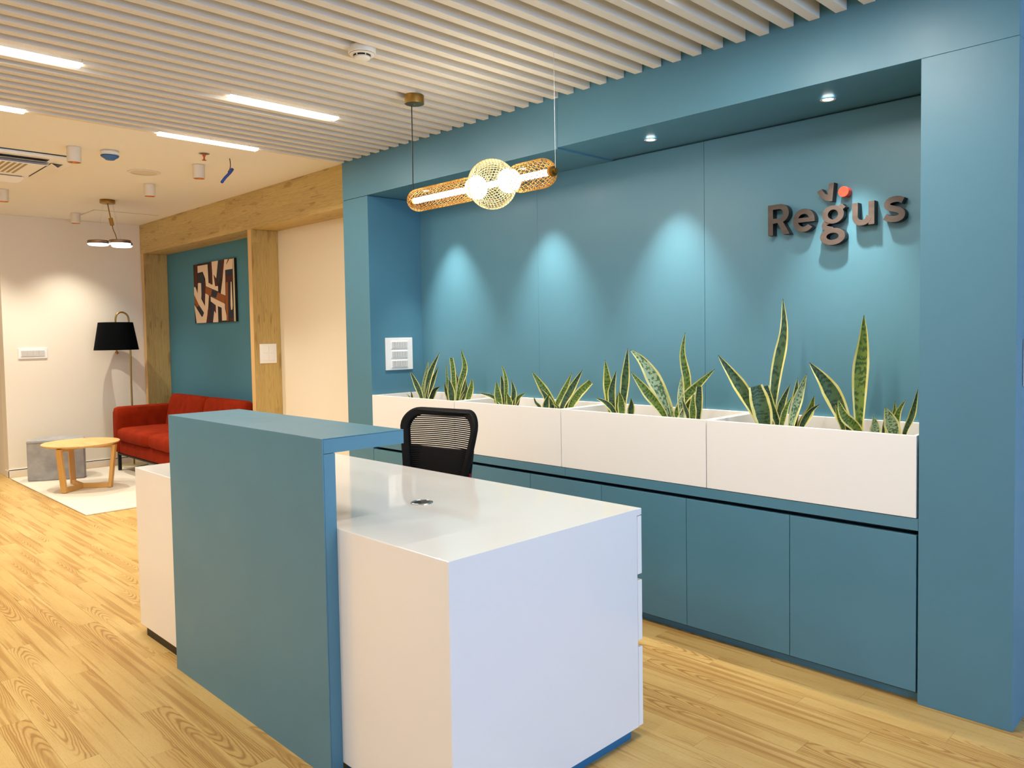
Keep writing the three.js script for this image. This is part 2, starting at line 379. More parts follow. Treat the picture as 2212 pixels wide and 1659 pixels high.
const PX = [NL + 0.002, -3.616, -2.754, -1.883, -1.002];
const PLANTER_LABELS = ['white planter box at the far left end of the ledge', 'white planter box right behind the black office chair', 'white planter box in the run, second from the right post', 'white planter box nearest the camera, ending at the right post'];
for (let k = 0; k < 4; k++) {
  const a = PX[k] + (k ? 0.0024 : 0.001), b = PX[k + 1] - (k < 3 ? 0.0024 : 0.001), m = (a + b) / 2, h = (b - a) / 2, t = 0.018;
  const p = thing('planter_box', PLANTER_LABELS[k], 'planter', [m, 0.6955, 0], 0, 'white planter boxes on the ledge');
  const H = 1.002 - 0.6955;
  part('front_panel', box(-h, h, 0.001, H, -t, 0.001, 0.0015), M.white, p);
  part('back_panel', box(-h, h, 0.001, H, BACK + 0.001, BACK + t, 0.0015), M.white, p);
  for (const s of [-1, 1]) part('side_panel', box(s * h - (s > 0 ? t : -0.004), s * h + (s < 0 ? t : -0.004), 0.001, H - 0.0005, BACK + t, -t, 0.001), M.white, p);
  part('base_panel', box(-h + t, h - t, 0.001, 0.02, BACK + t, -t, 0), M.whiteInside, p);
  const so = new THREE.PlaneGeometry(2 * h - 2 * t, -BACK - 2 * t, 40, 18).rotateX(-Math.PI / 2), sp = so.attributes.position;
  for (let i = 0; i < sp.count; i++) sp.setY(i, 0.016 * (noise(sp.getX(i) * 30 + k * 9, sp.getZ(i) * 30, 4) - 0.5) + 0.006 * (rnd() - 0.5));
  so.computeVertexNormals(); so.translate(0, 0.2, BACK / 2);
  const bed = box(-h + t, h - t, 0.021, 0.19, BACK + t, -t, 0);
  part('soil', [so, bed], M.soil, p);
}

// snake plants: each leaf is [decor, blunt, offset towards the viewer, width, x, y, x, y, ...] about the plant's foot
const PLANTS = [
  { at: [-4.204, 0.9, -0.21], leaves: [
    [0, 0, 0.01, 0.033, 0.007, -0.005, -0.0, 0.079, -0.031, 0.168, -0.073, 0.263],
    [2, 0, -0.01, 0.03, 0.006, -0.005, 0.014, 0.077, 0.047, 0.21, 0.082, 0.334],
    [2, 0, -0.02, 0.025, -0.007, -0.005, -0.0, 0.077, 0.032, 0.224, 0.053, 0.331],
    [0, 0, 0.0, 0.034, 0.023, -0.005, 0.029, 0.078, 0.058, 0.232, 0.127, 0.384],
    [0, 0, 0.02, 0.034, 0.027, -0.005, 0.036, 0.079, 0.075, 0.189, 0.117, 0.287],
    [0, 0, -0.02, 0.037, 0.06, -0.005, 0.066, 0.075, 0.089, 0.127, 0.126, 0.152],
    [0, 0, 0.02, 0.016, -0.064, -0.005, -0.064, 0.088, -0.066, 0.111, -0.072, 0.13],
    [0, 0, 0.03, 0.009, -0.078, -0.005, -0.08, 0.089, -0.088, 0.102, -0.099, 0.111],
  ] },
  { at: [-3.84, 0.9, -0.21], leaves: [
    [1, 0, 0, 0.014, -0.048, -0.005, -0.05, 0.09, -0.058, 0.223, -0.063, 0.331],
    [1, 1, 0.01, 0.029, -0.017, -0.005, -0.017, 0.083, -0.018, 0.258, -0.028, 0.355],
    [1, 0, 0, 0.036, -0.0, -0.005, 0.005, 0.081, 0.027, 0.186, 0.057, 0.291, 0.034, 0.409],
    [0, 0, 0.03, 0.042, -0.029, -0.005, -0.03, 0.085, -0.036, 0.161, -0.048, 0.224],
    [0, 0, -0.01, 0.034, 0.01, -0.005, 0.016, 0.08, 0.042, 0.157, 0.061, 0.259],
    [0, 0, -0.02, 0.031, 0.031, -0.005, 0.037, 0.086, 0.063, 0.142, 0.062, 0.198],
    [1, 0, 0.02, 0.036, 0.07, -0.005, 0.075, 0.088, 0.094, 0.158, 0.102, 0.221],
    [0, 0, -0.02, 0.024, -0.044, -0.005, -0.049, 0.088, -0.069, 0.152, -0.076, 0.198],
    [0, 0, -0.03, 0.021, 0.015, -0.005, 0.014, 0.086, 0.011, 0.199, -0.005, 0.269],
  ] },
  { at: [-3.376, 0.9, -0.21], leaves: [
    [0, 0, 0.03, 0.022, -0.015, -0.005, -0.029, 0.082, -0.087, 0.129, -0.171, 0.154],
    [1, 0, 0.02, 0.04, -0.043, -0.005, -0.045, 0.083, -0.055, 0.152, -0.059, 0.221],
    [0, 0, 0, 0.034, -0.019, -0.005, -0.019, 0.081, -0.02, 0.17, -0.033, 0.258],
    [1, 0, -0.01, 0.024, -0.006, -0.005, -0.006, 0.077, -0.005, 0.234, -0.028, 0.32],
    [1, 0, 0.02, 0.033, 0.019, -0.005, 0.018, 0.079, 0.012, 0.112, -0.003, 0.151],
    [0, 0, 0, 0.03, 0.034, -0.005, 0.036, 0.077, 0.043, 0.156, 0.029, 0.228],
    [1, 0, 0.01, 0.026, 0.04, -0.005, 0.046, 0.078, 0.073, 0.122, 0.112, 0.145],
    [0, 0, -0.02, 0.026, 0.056, -0.005, 0.059, 0.075, 0.07, 0.108, 0.087, 0.14],
    [0, 0, -0.02, 0.02, -0.055, -0.005, -0.059, 0.08, -0.075, 0.117, -0.097, 0.15],
  ] },
  { at: [-2.978, 0.9, -0.21], leaves: [
    [1, 0, 0.01, 0.044, 0.002, -0.005, -0.012, 0.084, -0.069, 0.186, -0.132, 0.287],
    [0, 0, 0, 0.037, -0.015, -0.005, -0.023, 0.083, -0.058, 0.148, -0.088, 0.192],
    [0, 0, 0.03, 0.035, -0.059, -0.005, -0.057, 0.086, -0.05, 0.126, -0.039, 0.158],
    [1, 0, -0.01, 0.031, -0.01, -0.005, -0.0, 0.085, 0.041, 0.165, 0.092, 0.275],
    [0, 0, 0.02, 0.038, 0.021, -0.005, 0.033, 0.081, 0.084, 0.179, 0.152, 0.294],
    [1, 1, 0, 0.041, 0.071, -0.005, 0.081, 0.08, 0.123, 0.152, 0.196, 0.225],
    [1, 0, -0.02, 0.031, 0.053, -0.005, 0.058, 0.08, 0.077, 0.127, 0.089, 0.182],
    [0, 0, 0.03, 0.018, -0.087, -0.005, -0.092, 0.089, -0.113, 0.115, -0.124, 0.149],
    [1, 0, 0.02, 0.016, 0.017, -0.005, 0.012, 0.082, -0.009, 0.103, -0.027, 0.102],
  ] },
  { at: [-2.535, 0.9, -0.21], leaves: [
    [1, 0, -0.02, 0.044, -0.037, -0.005, -0.04, 0.077, -0.056, 0.228, -0.067, 0.356],
    [0, 0, 0.01, 0.037, -0.028, -0.005, -0.029, 0.083, -0.035, 0.186, -0.011, 0.3],
    [0, 0, -0.03, 0.042, 0.016, -0.005, 0.019, 0.076, 0.034, 0.227, 0.051, 0.416],
    [0, 0, 0.02, 0.027, -0.012, -0.005, -0.022, 0.081, -0.065, 0.134, -0.119, 0.16],
    [1, 0, 0.02, 0.037, 0.018, -0.005, 0.017, 0.077, 0.013, 0.143, 0.003, 0.193],
    [0, 0, 0.01, 0.034, 0.062, -0.005, 0.063, 0.073, 0.067, 0.12, 0.065, 0.157],
    [1, 0, 0, 0.013, -0.009, -0.005, -0.009, 0.079, -0.008, 0.141, -0.001, 0.185],
  ] },
  { at: [-2.15, 0.9, -0.21], leaves: [
    [1, 0, 0.02, 0.043, -0.062, -0.005, -0.082, 0.087, -0.166, 0.203, -0.206, 0.256, -0.242, 0.304],
    [2, 0, -0.01, 0.064, -0.036, -0.005, -0.05, 0.08, -0.126, 0.258, -0.19, 0.362, -0.245, 0.413],
    [1, 1, 0.0, 0.017, -0.038, -0.005, -0.041, 0.081, -0.052, 0.139, -0.062, 0.18],
    [2, 0, 0.0, 0.031, 0.003, -0.005, 0.002, 0.077, -0.001, 0.213, 0.004, 0.285],
    [1, 0, -0.03, 0.036, 0.035, -0.005, 0.034, 0.07, 0.028, 0.26, 0.008, 0.393, 0.022, 0.495],
    [1, 0, -0.01, 0.039, -0.041, -0.005, -0.03, 0.078, 0.015, 0.171, 0.079, 0.237, 0.16, 0.315],
    [0, 1, 0.02, 0.035, 0.077, -0.005, 0.078, 0.076, 0.083, 0.162, 0.086, 0.231],
    [1, 0, 0.03, 0.032, 0.054, -0.005, 0.054, 0.077, 0.054, 0.146, 0.058, 0.199],
    [0, 0, 0.03, 0.02, 0.038, -0.005, 0.034, 0.078, 0.016, 0.134, 0.003, 0.178],
  ] },
  { at: [-1.629, 0.9, -0.21], leaves: [
    [0, 0, -0.01, 0.052, -0.076, -0.005, -0.093, 0.083, -0.168, 0.231, -0.275, 0.39],
    [0, 1, 0.02, 0.073, -0.068, -0.005, -0.073, 0.087, -0.092, 0.18, -0.111, 0.252],
    [0, 1, 0.0, 0.031, -0.012, -0.005, -0.019, 0.081, -0.048, 0.166, -0.068, 0.251],
    [0, 0, -0.03, 0.044, -0.051, -0.005, -0.048, 0.077, -0.023, 0.312, 0.008, 0.49, 0.005, 0.637],
    [0, 0, -0.01, 0.03, -0.022, -0.005, -0.018, 0.08, 0.0, 0.17, 0.034, 0.257],
    [1, 0, 0.01, 0.023, -0.007, -0.005, -0.002, 0.078, 0.019, 0.159, 0.041, 0.204],
    [2, 0, 0.02, 0.037, 0.032, -0.005, 0.038, 0.078, 0.063, 0.182, 0.102, 0.306],
    [0, 0, -0.01, 0.031, 0.051, -0.005, 0.052, 0.075, 0.057, 0.202, 0.065, 0.287],
    [1, 0, 0.0, 0.034, 0.069, -0.005, 0.078, 0.074, 0.115, 0.137, 0.133, 0.208],
    [0, 0, 0.02, 0.026, 0.072, -0.005, 0.081, 0.075, 0.118, 0.144, 0.155, 0.176],
  ] },
  { at: [-1.322, 0.9, -0.21], leaves: [
    [0, 0, -0.02, 0.063, -0.005, -0.005, -0.018, 0.077, -0.09, 0.251, -0.167, 0.359],
    [1, 0, 0.03, 0.038, 0.037, -0.005, 0.024, 0.08, -0.031, 0.143, -0.053, 0.207],
    [1, 0, 0.0, 0.054, 0.025, -0.005, 0.026, 0.077, 0.03, 0.3, 0.042, 0.453, 0.044, 0.555],
    [1, 0, 0.01, 0.019, -0.029, -0.005, -0.033, 0.082, -0.05, 0.132, -0.065, 0.186],
  ] },
  { at: [-1.169, 0.9, -0.21], leaves: [
    [2, 0, 0.03, 0.036, -0.055, -0.005, -0.055, 0.083, -0.056, 0.115, -0.063, 0.148],
    [2, 0, 0.02, 0.05, 0.014, -0.005, 0.011, 0.08, -0.0, 0.128, -0.02, 0.184],
    [1, 0, -0.02, 0.021, 0.004, -0.005, 0.006, 0.077, 0.013, 0.153, 0.016, 0.204],
    [1, 0, -0.01, 0.025, 0.012, -0.005, 0.015, 0.077, 0.027, 0.162, 0.053, 0.212],
    [0, 0, 0.0, 0.022, 0.044, -0.005, 0.05, 0.076, 0.077, 0.153, 0.097, 0.255],
    [0, 0, 0.0, 0.011, -0.026, -0.005, -0.026, 0.079, -0.025, 0.113, -0.023, 0.142],
  ] },
];

const PLANT_LABELS = ['snake plant in the far left planter, close to the white switch plate', 'snake plant with one tall twisted tip, right end of the far left planter', 'short snake plant with an arching left leaf, above the office chair', 'wide snake plant with blunt right leaf, right half of the planter behind the chair', 'snake plant with two tall narrow tips, left end of the third planter', 'large snake plant with pale broad leaf leaning left and tall curled tip', 'tallest snake plant, with a cut-off broad leaf and one long upright blade', 'snake plant with one tall banded blade and a leaf leaning left, under the sign', 'small low snake plant against the right post'];
function leafGeometry(plane, [kind, blunt, off, width, ...xy], bendSign) {
  const pts = []; for (let i = 0; i < xy.length; i += 2) pts.push(new THREE.Vector3(xy[i], xy[i + 1], 0));
  const curve = new THREE.CatmullRomCurve3(pts, false, 'centripetal'), N = 26, across = 7, pos = [], uv = [], idx = [];
  const { right, out } = plane, up = new THREE.Vector3(0, 1, 0), long = curve.getLength();
  for (let i = 0; i <= N; i++) {
    const t = i / N, p = curve.getPointAt(t), d = curve.getTangentAt(t);
    let w = 1.18 * width * (0.46 + 0.54 * smooth(0, 0.6, t));
    w *= blunt ? 1 - 0.25 * smooth(0.75, 1, t) : Math.pow(clamp((1 - t) / 0.36), 0.74);
    w = Math.max(w, 0.0012);
    const side = new THREE.Vector2(-d.y, d.x), twist = 0.35 * Math.sin(t * 3 + bendSign * 2) * bendSign, ct = Math.cos(twist), st = Math.sin(twist);
    for (let face = 0; face < 2; face++) for (let j = 0; j < across; j++) {
      const s = (j / (across - 1)) * 2 - 1, h = s * w / 2, cup = 0.16 * w * (1 - s * s) + face * 0.0028 * (1 - s * s * 0.75);
      const a = p.x + side.x * h * ct * -1, b = p.y + side.y * h * ct * -1, c = off + h * st - cup + 0.02 * bendSign * Math.sin(t * 2.4) * Math.min(1, long * 2.5);
      pos.push(right.x * a + up.x * b + out.x * c, b, right.z * a + out.z * c); uv.push(0.5 + s / 2, 0.02 + 0.98 * t * (blunt ? 0.94 : 1));
    }
  }
  const row = across * 2;
  for (let i = 0; i < N; i++) for (let j = 0; j < across - 1; j++) {
    const a = i * row + j, b = a + 1, c = a + row, d = c + 1; idx.push(a, b, c, b, d, c);
    const e = a + across, f = e + 1, g = e + row, h = g + 1; idx.push(e, g, f, f, g, h);
  }
  for (let i = 0; i < N; i++) for (const j of [0, across - 1]) { const a = i * row + j, b = a + across, c = a + row, d = b + row; idx.push(a, c, b, b, c, d); }
  for (const i of [0, N]) for (let j = 0; j < across - 1; j++) { const a = i * row + j, b = a + across; idx.push(a, b, a + 1, a + 1, b, b + 1); }
  const g = new THREE.BufferGeometry();
  g.setAttribute('position', new THREE.Float32BufferAttribute(pos, 3)); g.setAttribute('uv', new THREE.Float32BufferAttribute(uv, 2)); g.setIndex(idx); g.computeVertexNormals();
  return g;
}
PLANTS.forEach((p, k) => {
  const o = thing('snake_plant', PLANT_LABELS[k], 'plant', p.at, 0, 'snake plants in the white planters');
  const out = new THREE.Vector3(camera.position.x - p.at[0], 0, camera.position.z - p.at[2]).normalize(); // leaves fan out along the front of the planter, towards the desk
  const plane = { out, right: new THREE.Vector3(out.z, 0, -out.x) };
  p.leaves.forEach((l, i) => part('leaf', leafGeometry(plane, l, (i % 2 ? 1 : -1) * (0.4 + 0.6 * rnd())), M.leaf[l[0]], o));
});

// letters on the niche wall
{
  const OX = -1.8, OY = 1.7, T = 0.04, SIGN = [M.letter, M.letterSide];
  const arc = (cx, cy, rx, ry, a0, a1, n = 28) => Array.from({ length: n + 1 }, (_, i) => { const a = a0 + (a1 - a0) * i / n; return [cx + rx * Math.cos(a), cy + ry * Math.sin(a)]; });
  const D = Math.PI / 180, ring = (cx, cy, ro, so, ri, si) => { const s = poly(arc(cx, cy, ro, so, 0, 2 * Math.PI, 56)); s.holes.push(new THREE.Path(arc(cx, cy, ri, si, 0, 2 * Math.PI, 44).map((q) => new THREE.Vector2(...q)))); return s; };
  const stroke = (pts, w, n = 40) => { // a band of even width along a smooth line
    const c = new THREE.CatmullRomCurve3(pts.map((p) => new THREE.Vector3(p[0], p[1], 0)), false, 'centripetal'), L = [], R = [];
    for (let i = 0; i <= n; i++) { const p = c.getPointAt(i / n), d = c.getTangentAt(i / n); L.push([p.x - d.y * w / 2, p.y + d.x * w / 2]); R.unshift([p.x + d.y * w / 2, p.y - d.x * w / 2]); }
    return poly([...L, ...R]);
  };
  const R = poly([[0.006, 0.141], [0.031, 0.141], [0.031, 0.195], [0.053, 0.197], [0.082, 0.141], [0.113, 0.141], [0.08, 0.2], ...arc(0.064, 0.2395, 0.045, 0.043, -62 * D, 90 * D, 20), [0.006, 0.2825]]);
  R.holes.push(new THREE.Path([[0.031, 0.218], [0.031, 0.26], ...arc(0.06, 0.239, 0.021, 0.021, 90 * D, -90 * D, 16)].map((q) => new THREE.Vector2(...q))));
  const e = poly([...arc(0.179, 0.195, 0.0515, 0.0525, 0, 322 * D, 44), ...arc(0.179, 0.195, 0.027, 0.0285, 318 * D, 0, 36)]);
  const eBar = poly([[0.15, 0.186], [0.23, 0.186], [0.2305, 0.196], [0.2285, 0.2065], [0.15, 0.2065]]);
  const g1 = ring(0.313, 0.205, 0.0485, 0.04, 0.0225, 0.0215), g2 = ring(0.311, 0.109, 0.056, 0.0375, 0.0275, 0.0155);
  const ear = poly([[0.326, 0.236], [0.352, 0.249], [0.368, 0.232], [0.345, 0.214]]);
  const link = stroke([[0.294, 0.177], [0.277, 0.168], [0.273, 0.156], [0.285, 0.147], [0.312, 0.1395]], 0.022);
  const u = stroke([[0.41, 0.243], [0.41, 0.2], [0.4105, 0.176], [0.421, 0.159], [0.439, 0.1545], [0.459, 0.162], [0.469, 0.181]], 0.024), uStem = poly([[0.466, 0.144], [0.491, 0.144], [0.491, 0.244], [0.466, 0.244]]);
  const s = stroke([[0.6065, 0.229], [0.592, 0.2365], [0.573, 0.238], [0.552, 0.233], [0.5425, 0.219], [0.549, 0.206], [0.567, 0.199], [0.588, 0.192], [0.6015, 0.181], [0.6005, 0.165], [0.586, 0.1565], [0.565, 0.1555], [0.548, 0.16], [0.533, 0.169]], 0.0255);
  const tick = poly([[0.241, 0.314], [0.263, 0.324], [0.27, 0.31], [0.279, 0.3], [0.2885, 0.295], [0.2955, 0.343], [0.318, 0.345], [0.3105, 0.264], [0.297, 0.265], [0.276, 0.272], [0.256, 0.29]]);
  const letter = (label, cx, cy, shapes, mats = SIGN) => {
    const o = thing('sign_letter', label, 'letter', [OX + cx, OY + cy, BACK], 0, 'raised letters and marks of the wall sign');
    const geos = shapes.map((sh, i) => metreUV(extrude(sh, T - 0.0004 * i, 0.0006, 32)).translate(-cx, -cy, 0));
    // the front face and the dark rim are two parts of one letter
    const front = [], rim = [];
    for (const g of geos) { const n = g.attributes.normal, f = [], r = []; for (let i = 0; i < n.count; i += 3) (n.getZ(i) > 0.9 && n.getZ(i + 1) > 0.9 ? f : r).push(i, i + 1, i + 2); for (const [list, to] of [[f, front], [r, rim]]) { const q = new THREE.BufferGeometry(); for (const k of ['position', 'normal', 'uv']) { const at = g.attributes[k], m = at.itemSize, out = new Float32Array(list.length * m); list.forEach((v, j) => { for (let c = 0; c < m; c++) out[j * m + c] = at.array[v * m + c]; }); q.setAttribute(k, new THREE.BufferAttribute(out, m)); } to.push(q); } }
    part('face', front, mats[0], o); part('rim', rim, mats[1], o);
  };
  letter('large dark brown capital letter R of the wall sign', 0.06, 0.21, [R]);
  letter('dark brown raised letter e of the wall sign', 0.18, 0.195, [e, eBar]);
  letter('dark brown double-looped letter g with an ear, middle of the wall sign', 0.312, 0.16, [g1, g2, ear, link]);
  letter('dark brown raised letter u of the wall sign', 0.445, 0.195, [u, uStem]);
  letter('dark brown raised letter s, last of the wall sign', 0.572, 0.197, [s]);
  letter('dark brown tick-shaped mark above the letter g', 0.28, 0.305, [tick]);
  letter('round red-orange dot above the letter g', 0.359, 0.299, [poly(arc(0.359, 0.299, 0.0225, 0.0225, 0, 2 * Math.PI, 40))], [M.red, M.red]);
}

// switch and socket plates; rows of rockers are parts
function plate(name, label, category, at, turn, w, h, frameLabel, rows) {
  const o = thing(name, label, category, at, turn);
  part('frame', box(-w / 2, w / 2, -h / 2, h / 2, 0, 0.009, 0.003), M.plastic, o);
  for (const [x0, x1, y0, y1, n, mat] of rows) {
    const m = part('module_frame', box(x0 - 0.005, x1 + 0.005, y0 - 0.005, y1 + 0.005, 0.0085, 0.0115, 0.001), M.plastic, o);
    for (let k = 0; k < n; k++) { const a = x0 + (x1 - x0) * k / n, b = x0 + (x1 - x0) * (k + 1) / n; const yc = (y0 + y1) / 2, g = box(a + 0.0012, b - 0.0012, y0 - yc, y1 - yc, -0.003, 0.003, 0.001); g.rotateX(0.06); g.translate(0, yc, 0.0125); part('rocker', g, mat ?? M.plasticGrey, m); }
  }
  return o;
}
plate('switch_plate', 'large white switch plate with three rows of rockers on the niche side wall', 'switch', [NL + 0.0005, 1.276, -0.232], Math.PI / 2, 0.232, 0.225, '', [0.062, -0.004, -0.07].map((y) => [-0.066, 0.066, y - 0.022, y + 0.022, 6]));
plate('switch_plate', 'white double switch plate on the oak post beside the sofa', 'switch', [-6.6995, 1.26, -0.392], Math.PI / 2, 0.165, 0.178, '', [0.036, -0.036].map((y) => [-0.052, 0.052, y - 0.028, y + 0.028, 2, M.plastic]));
plate('switch_plate', 'wide white switch plate on the cream wall left of the floor lamp', 'switch', [-9.4195, 1.283, 0.863], Math.PI / 2, 0.268, 0.11, '', [[-0.108, 0.108, -0.03, 0.03, 4]]);
plate('switch_plate', 'white switch plate on the side of the right post at the picture edge', 'switch', [-0.6895, 1.272, -0.17], Math.PI / 2, 0.17, 0.165, '', [0.034, -0.034].map((y) => [-0.05, 0.05, y - 0.026, y + 0.026, 3]));

// recessed spots in the niche soffit
const SPOT_LABELS = ['small recessed spotlight in the niche soffit, nearest the left post', 'small recessed spotlight in the soffit, behind the right end of the pendant', 'small recessed spotlight in the soffit, between the pendant and the sign', 'small recessed spotlight in the soffit above the sign'];
[-4.09, -3.2, -2.31, -1.42].forEach((x, k) => {
  const o = thing('recessed_spot', SPOT_LABELS[k], 'light', [x, NT, -0.2], 0, 'recessed spotlights in the niche soffit');
  part('trim_ring', lathe([[0.022, 0], [0.03, -0.001], [0.0315, -0.003], [0.029, -0.005], [0.022, -0.0035]]).translate(0, 0.0023, 0), M.plastic, o);
  part('lens', lathe([[0, -0.002], [0.02, -0.0015], [0.0225, 0.001]], 32), M.nicheGlow, o);
  const l = new THREE.SpotLight(new THREE.Color(...LAMP.niche.color), LAMP.niche.power, 0, 0.56, 1, 2); l.position.set(0, -0.012, 0); l.target.position.set(0, -2, -0.24); l.shadow.radius = 1; l.castShadow = true;
  o.add(l, l.target);
});

// ---------------------------------------------------------------- white reception desk
{
  const L = -3.915, R = -1.595, F = 1.745, B = 0.908, T = 0.797;
  const o = thing('reception_desk', 'long white glossy reception desk with three drawers at its right end', 'desk', [0, 0, 0]);
  const outline = poly([[L, 0.04], [-3.2, 0.04], [-3.2, 0.755], [-2.15, 0.755], [-2.15, 0.04], [R, 0.04], [R, T], [L, T]]);
  const body = extrude(outline, F - B, 0.003, 4).translate(0, 0, B);
  part('body', metreUV(body), M.whiteGloss, o);
  part('modesty_panel', box(-3.199, -2.151, 0.04, 0.7545, 1.68, 1.7, 0.001), M.white, o);
  part('desktop_lip', box(L, R, 0.774, T, 0.883, B + 0.003, 0.002), M.whiteGloss, o);
  for (const [a, b] of [[0.571, 0.7715], [0.341, 0.55], [0.041, 0.317]]) {
    const d = part('drawer', box(-2.146, R, a, b, 0.884, 0.907, 0.0015), M.white, o);
    part('drawer_box', box(-2.12, R - 0.03, a + 0.02, Math.min(b + 0.012, 0.75), 0.9075, 1.4, 0), M.white, d);
  }
  part('plinth', box(-3.85, -3.2, 0, 0.0395, 0.93, F - 0.006, 0.001), M.black, o, 'black plinth under the left end');
  part('plinth', box(-2.15, R - 0.018, 0, 0.0395, 0.93, F - 0.02, 0.001), paint(0x1f6a92, 0.5), o, 'blue plinth under the drawer end');
  const g = part('cable_grommet', lathe([[0.033, 0.0005], [0.0335, 0.0035], [0.036, 0.004], [0.0405, 0.0025], [0.041, 0.0003]]).translate(-2.238, T, 1.331), M.chrome, o, 'round chrome cable outlet in the desk top');
  part('cap', [lathe([[0, 0.0022], [0.03, 0.0022], [0.033, 0.0008]], 32).translate(-2.238, T, 1.331)], paint(0x5d5954, 0.35, { metalness: 0.6 }), g);
  const slot = new THREE.Shape(); slot.absarc(0, 0, 0.027, 0.25, Math.PI - 0.25, false); slot.lineTo(-0.022, 0.003); slot.lineTo(0.022, 0.003);
  part('opening', metreUV(extrude(slot, 0.001, 0).rotateX(-Math.PI / 2).rotateY(2.6).translate(-2.238, T + 0.0022, 1.331)), M.black, g);
}
{
  const o = thing('transaction_counter', 'tall blue-green counter slab wrapped round the front of the white desk', 'counter');
  const L = -3.362, R = -2.14, F = 1.791;
  part('front_board', box(L, R, 0, 1.084, F - 0.004, F, 0.0006), M.teal, o);
  part('upright', box(L, R - 0.0004, 0, 1.0362, F - 0.046, F - 0.0048, 0.0006), M.teal, o);
  part('top_core', box(L, R - 0.0004, 1.0378, 1.0822, 1.478, F - 0.0048, 0.0006), M.teal, o);
  part('top_board', box(L, R, 1.083, 1.0852, 1.4775, F - 0.0003, 0.0005), M.teal, o);
}

// ---------------------------------------------------------------- office chair behind the desk
{
  const o = thing('office_chair', 'black mesh-back swivel office chair behind the white desk', 'chair', [-2.845, 0, 0.915], 0.14);
  const H = 0.485, half = (t) => 0.195 + 0.047 * smooth(0.25, 0.95, t); // half width of the back, from foot to head
  const outline = (inset, top, foot) => {
    const R_ = [], r = 0.085 - inset * 0.5;
    for (let i = 0; i <= 14; i++) { const t = i / 14, y = foot + (top - r - foot) * t; R_.push([half(y / H) - inset, y]); }
    const ex = half((top - r) / H) - inset; for (let i = 1; i <= 8; i++) { const a = i / 8 * Math.PI / 2; R_.push([ex - r + r * Math.cos(a), top - r + r * Math.sin(a) + (inset ? 0 : 0.004)]); }
    return [...R_, ...R_.slice().reverse().map(([x, y]) => [-x, y])];
  };
  const lean = (g) => { // curve round the sitter and lean back
    const p = g.attributes.position; for (let i = 0; i < p.count; i++) { const x = p.getX(i), y = p.getY(i), z = p.getZ(i); const zz = z + 0.9 * x * x - 0.035 * Math.sin(clamp(y / H) * 3.0) * 0; p.setXYZ(i, x, y, zz - 0.2 * y); }
    g.translate(0, 0.565, -0.165); g.computeVertexNormals(); return g;
  };
  const sh = poly(outline(0, H, 0)); sh.holes.push(new THREE.Path(outline(0.036, H - 0.032, 0.05).map((q) => new THREE.Vector2(...q)).reverse()));
  part('back_frame', metreUV(lean(extrude(sh, 0.032, 0.009, 6))), M.chairBlack, o);
  const threads = []; for (let k = 0; k < 47; k++) {
    const y = 0.046 + k * 0.0091; const w = half(y / H) - 0.033; if (y > H - 0.032) break;
    const g = new THREE.BoxGeometry(2 * w, 0.0056, 0.0015, 10, 1, 1); g.translate(0, y, 0.014); threads.push(lean(g));
  }
  part('back_mesh', threads, M.chairBlack, o);
  const lum = new RoundedBoxGeometry(0.4, 0.15, 0.014, 4, 0.006); lum.translate(0, 0.23, -0.012);
  part('lumbar_support', lean(lum), M.chairBlack, o);
  part('lumbar_knob', rod([-0.15, 0.68, -0.185], [-0.15, 0.68, -0.215], 0.022, 0.02, 20), M.chairBlack, o);
  part('back_upright', tube([[0, 0.42, -0.1], [0, 0.43, -0.24], [0, 0.55, -0.27], [0, 0.72, -0.25]], 0.022, 20), M.chairBlack, o);
  part('maker_tag', box(0.178, 0.202, 0.735, 0.767, -0.175, -0.172, 0.0005), paint(0xb0142c, 0.6), o, 'small red cloth tag on the side of the back');
  const seat = puff(0.49, 0.08, 0.47, 0.035, 0.012); seat.translate(0, 0.455, 0.03); part('seat', seat, M.chairBlack, o);
  part('mechanism', box(-0.09, 0.09, 0.37, 0.412, -0.13, 0.12, 0.01), M.chairBlack, o);
  part('gas_lift', [rod([0, 0.1, 0], [0, 0.27, 0], 0.028), rod([0, 0.27, 0], [0, 0.372, 0], 0.015)], M.chairBlack, o);
  for (let k = 0; k < 5; k++) {
    const a = k * Math.PI * 0.4 + 0.3, c = Math.cos(a), s = Math.sin(a);
    const leg = part('base_arm', [bar([0.02 * c, 0.105, 0.02 * s], [0.29 * c, 0.082, 0.29 * s], 0.045, 0.028)], M.chairBlack, o);
    part('caster', [rod([0.29 * c - 0.022 * s, 0.03, 0.29 * s + 0.022 * c], [0.29 * c + 0.022 * s, 0.03, 0.29 * s - 0.022 * c], 0.03, 0.03, 20), rod([0.29 * c, 0.045, 0.29 * s], [0.29 * c, 0.082, 0.29 * s], 0.008)], M.chairBlack, leg);
  }
}

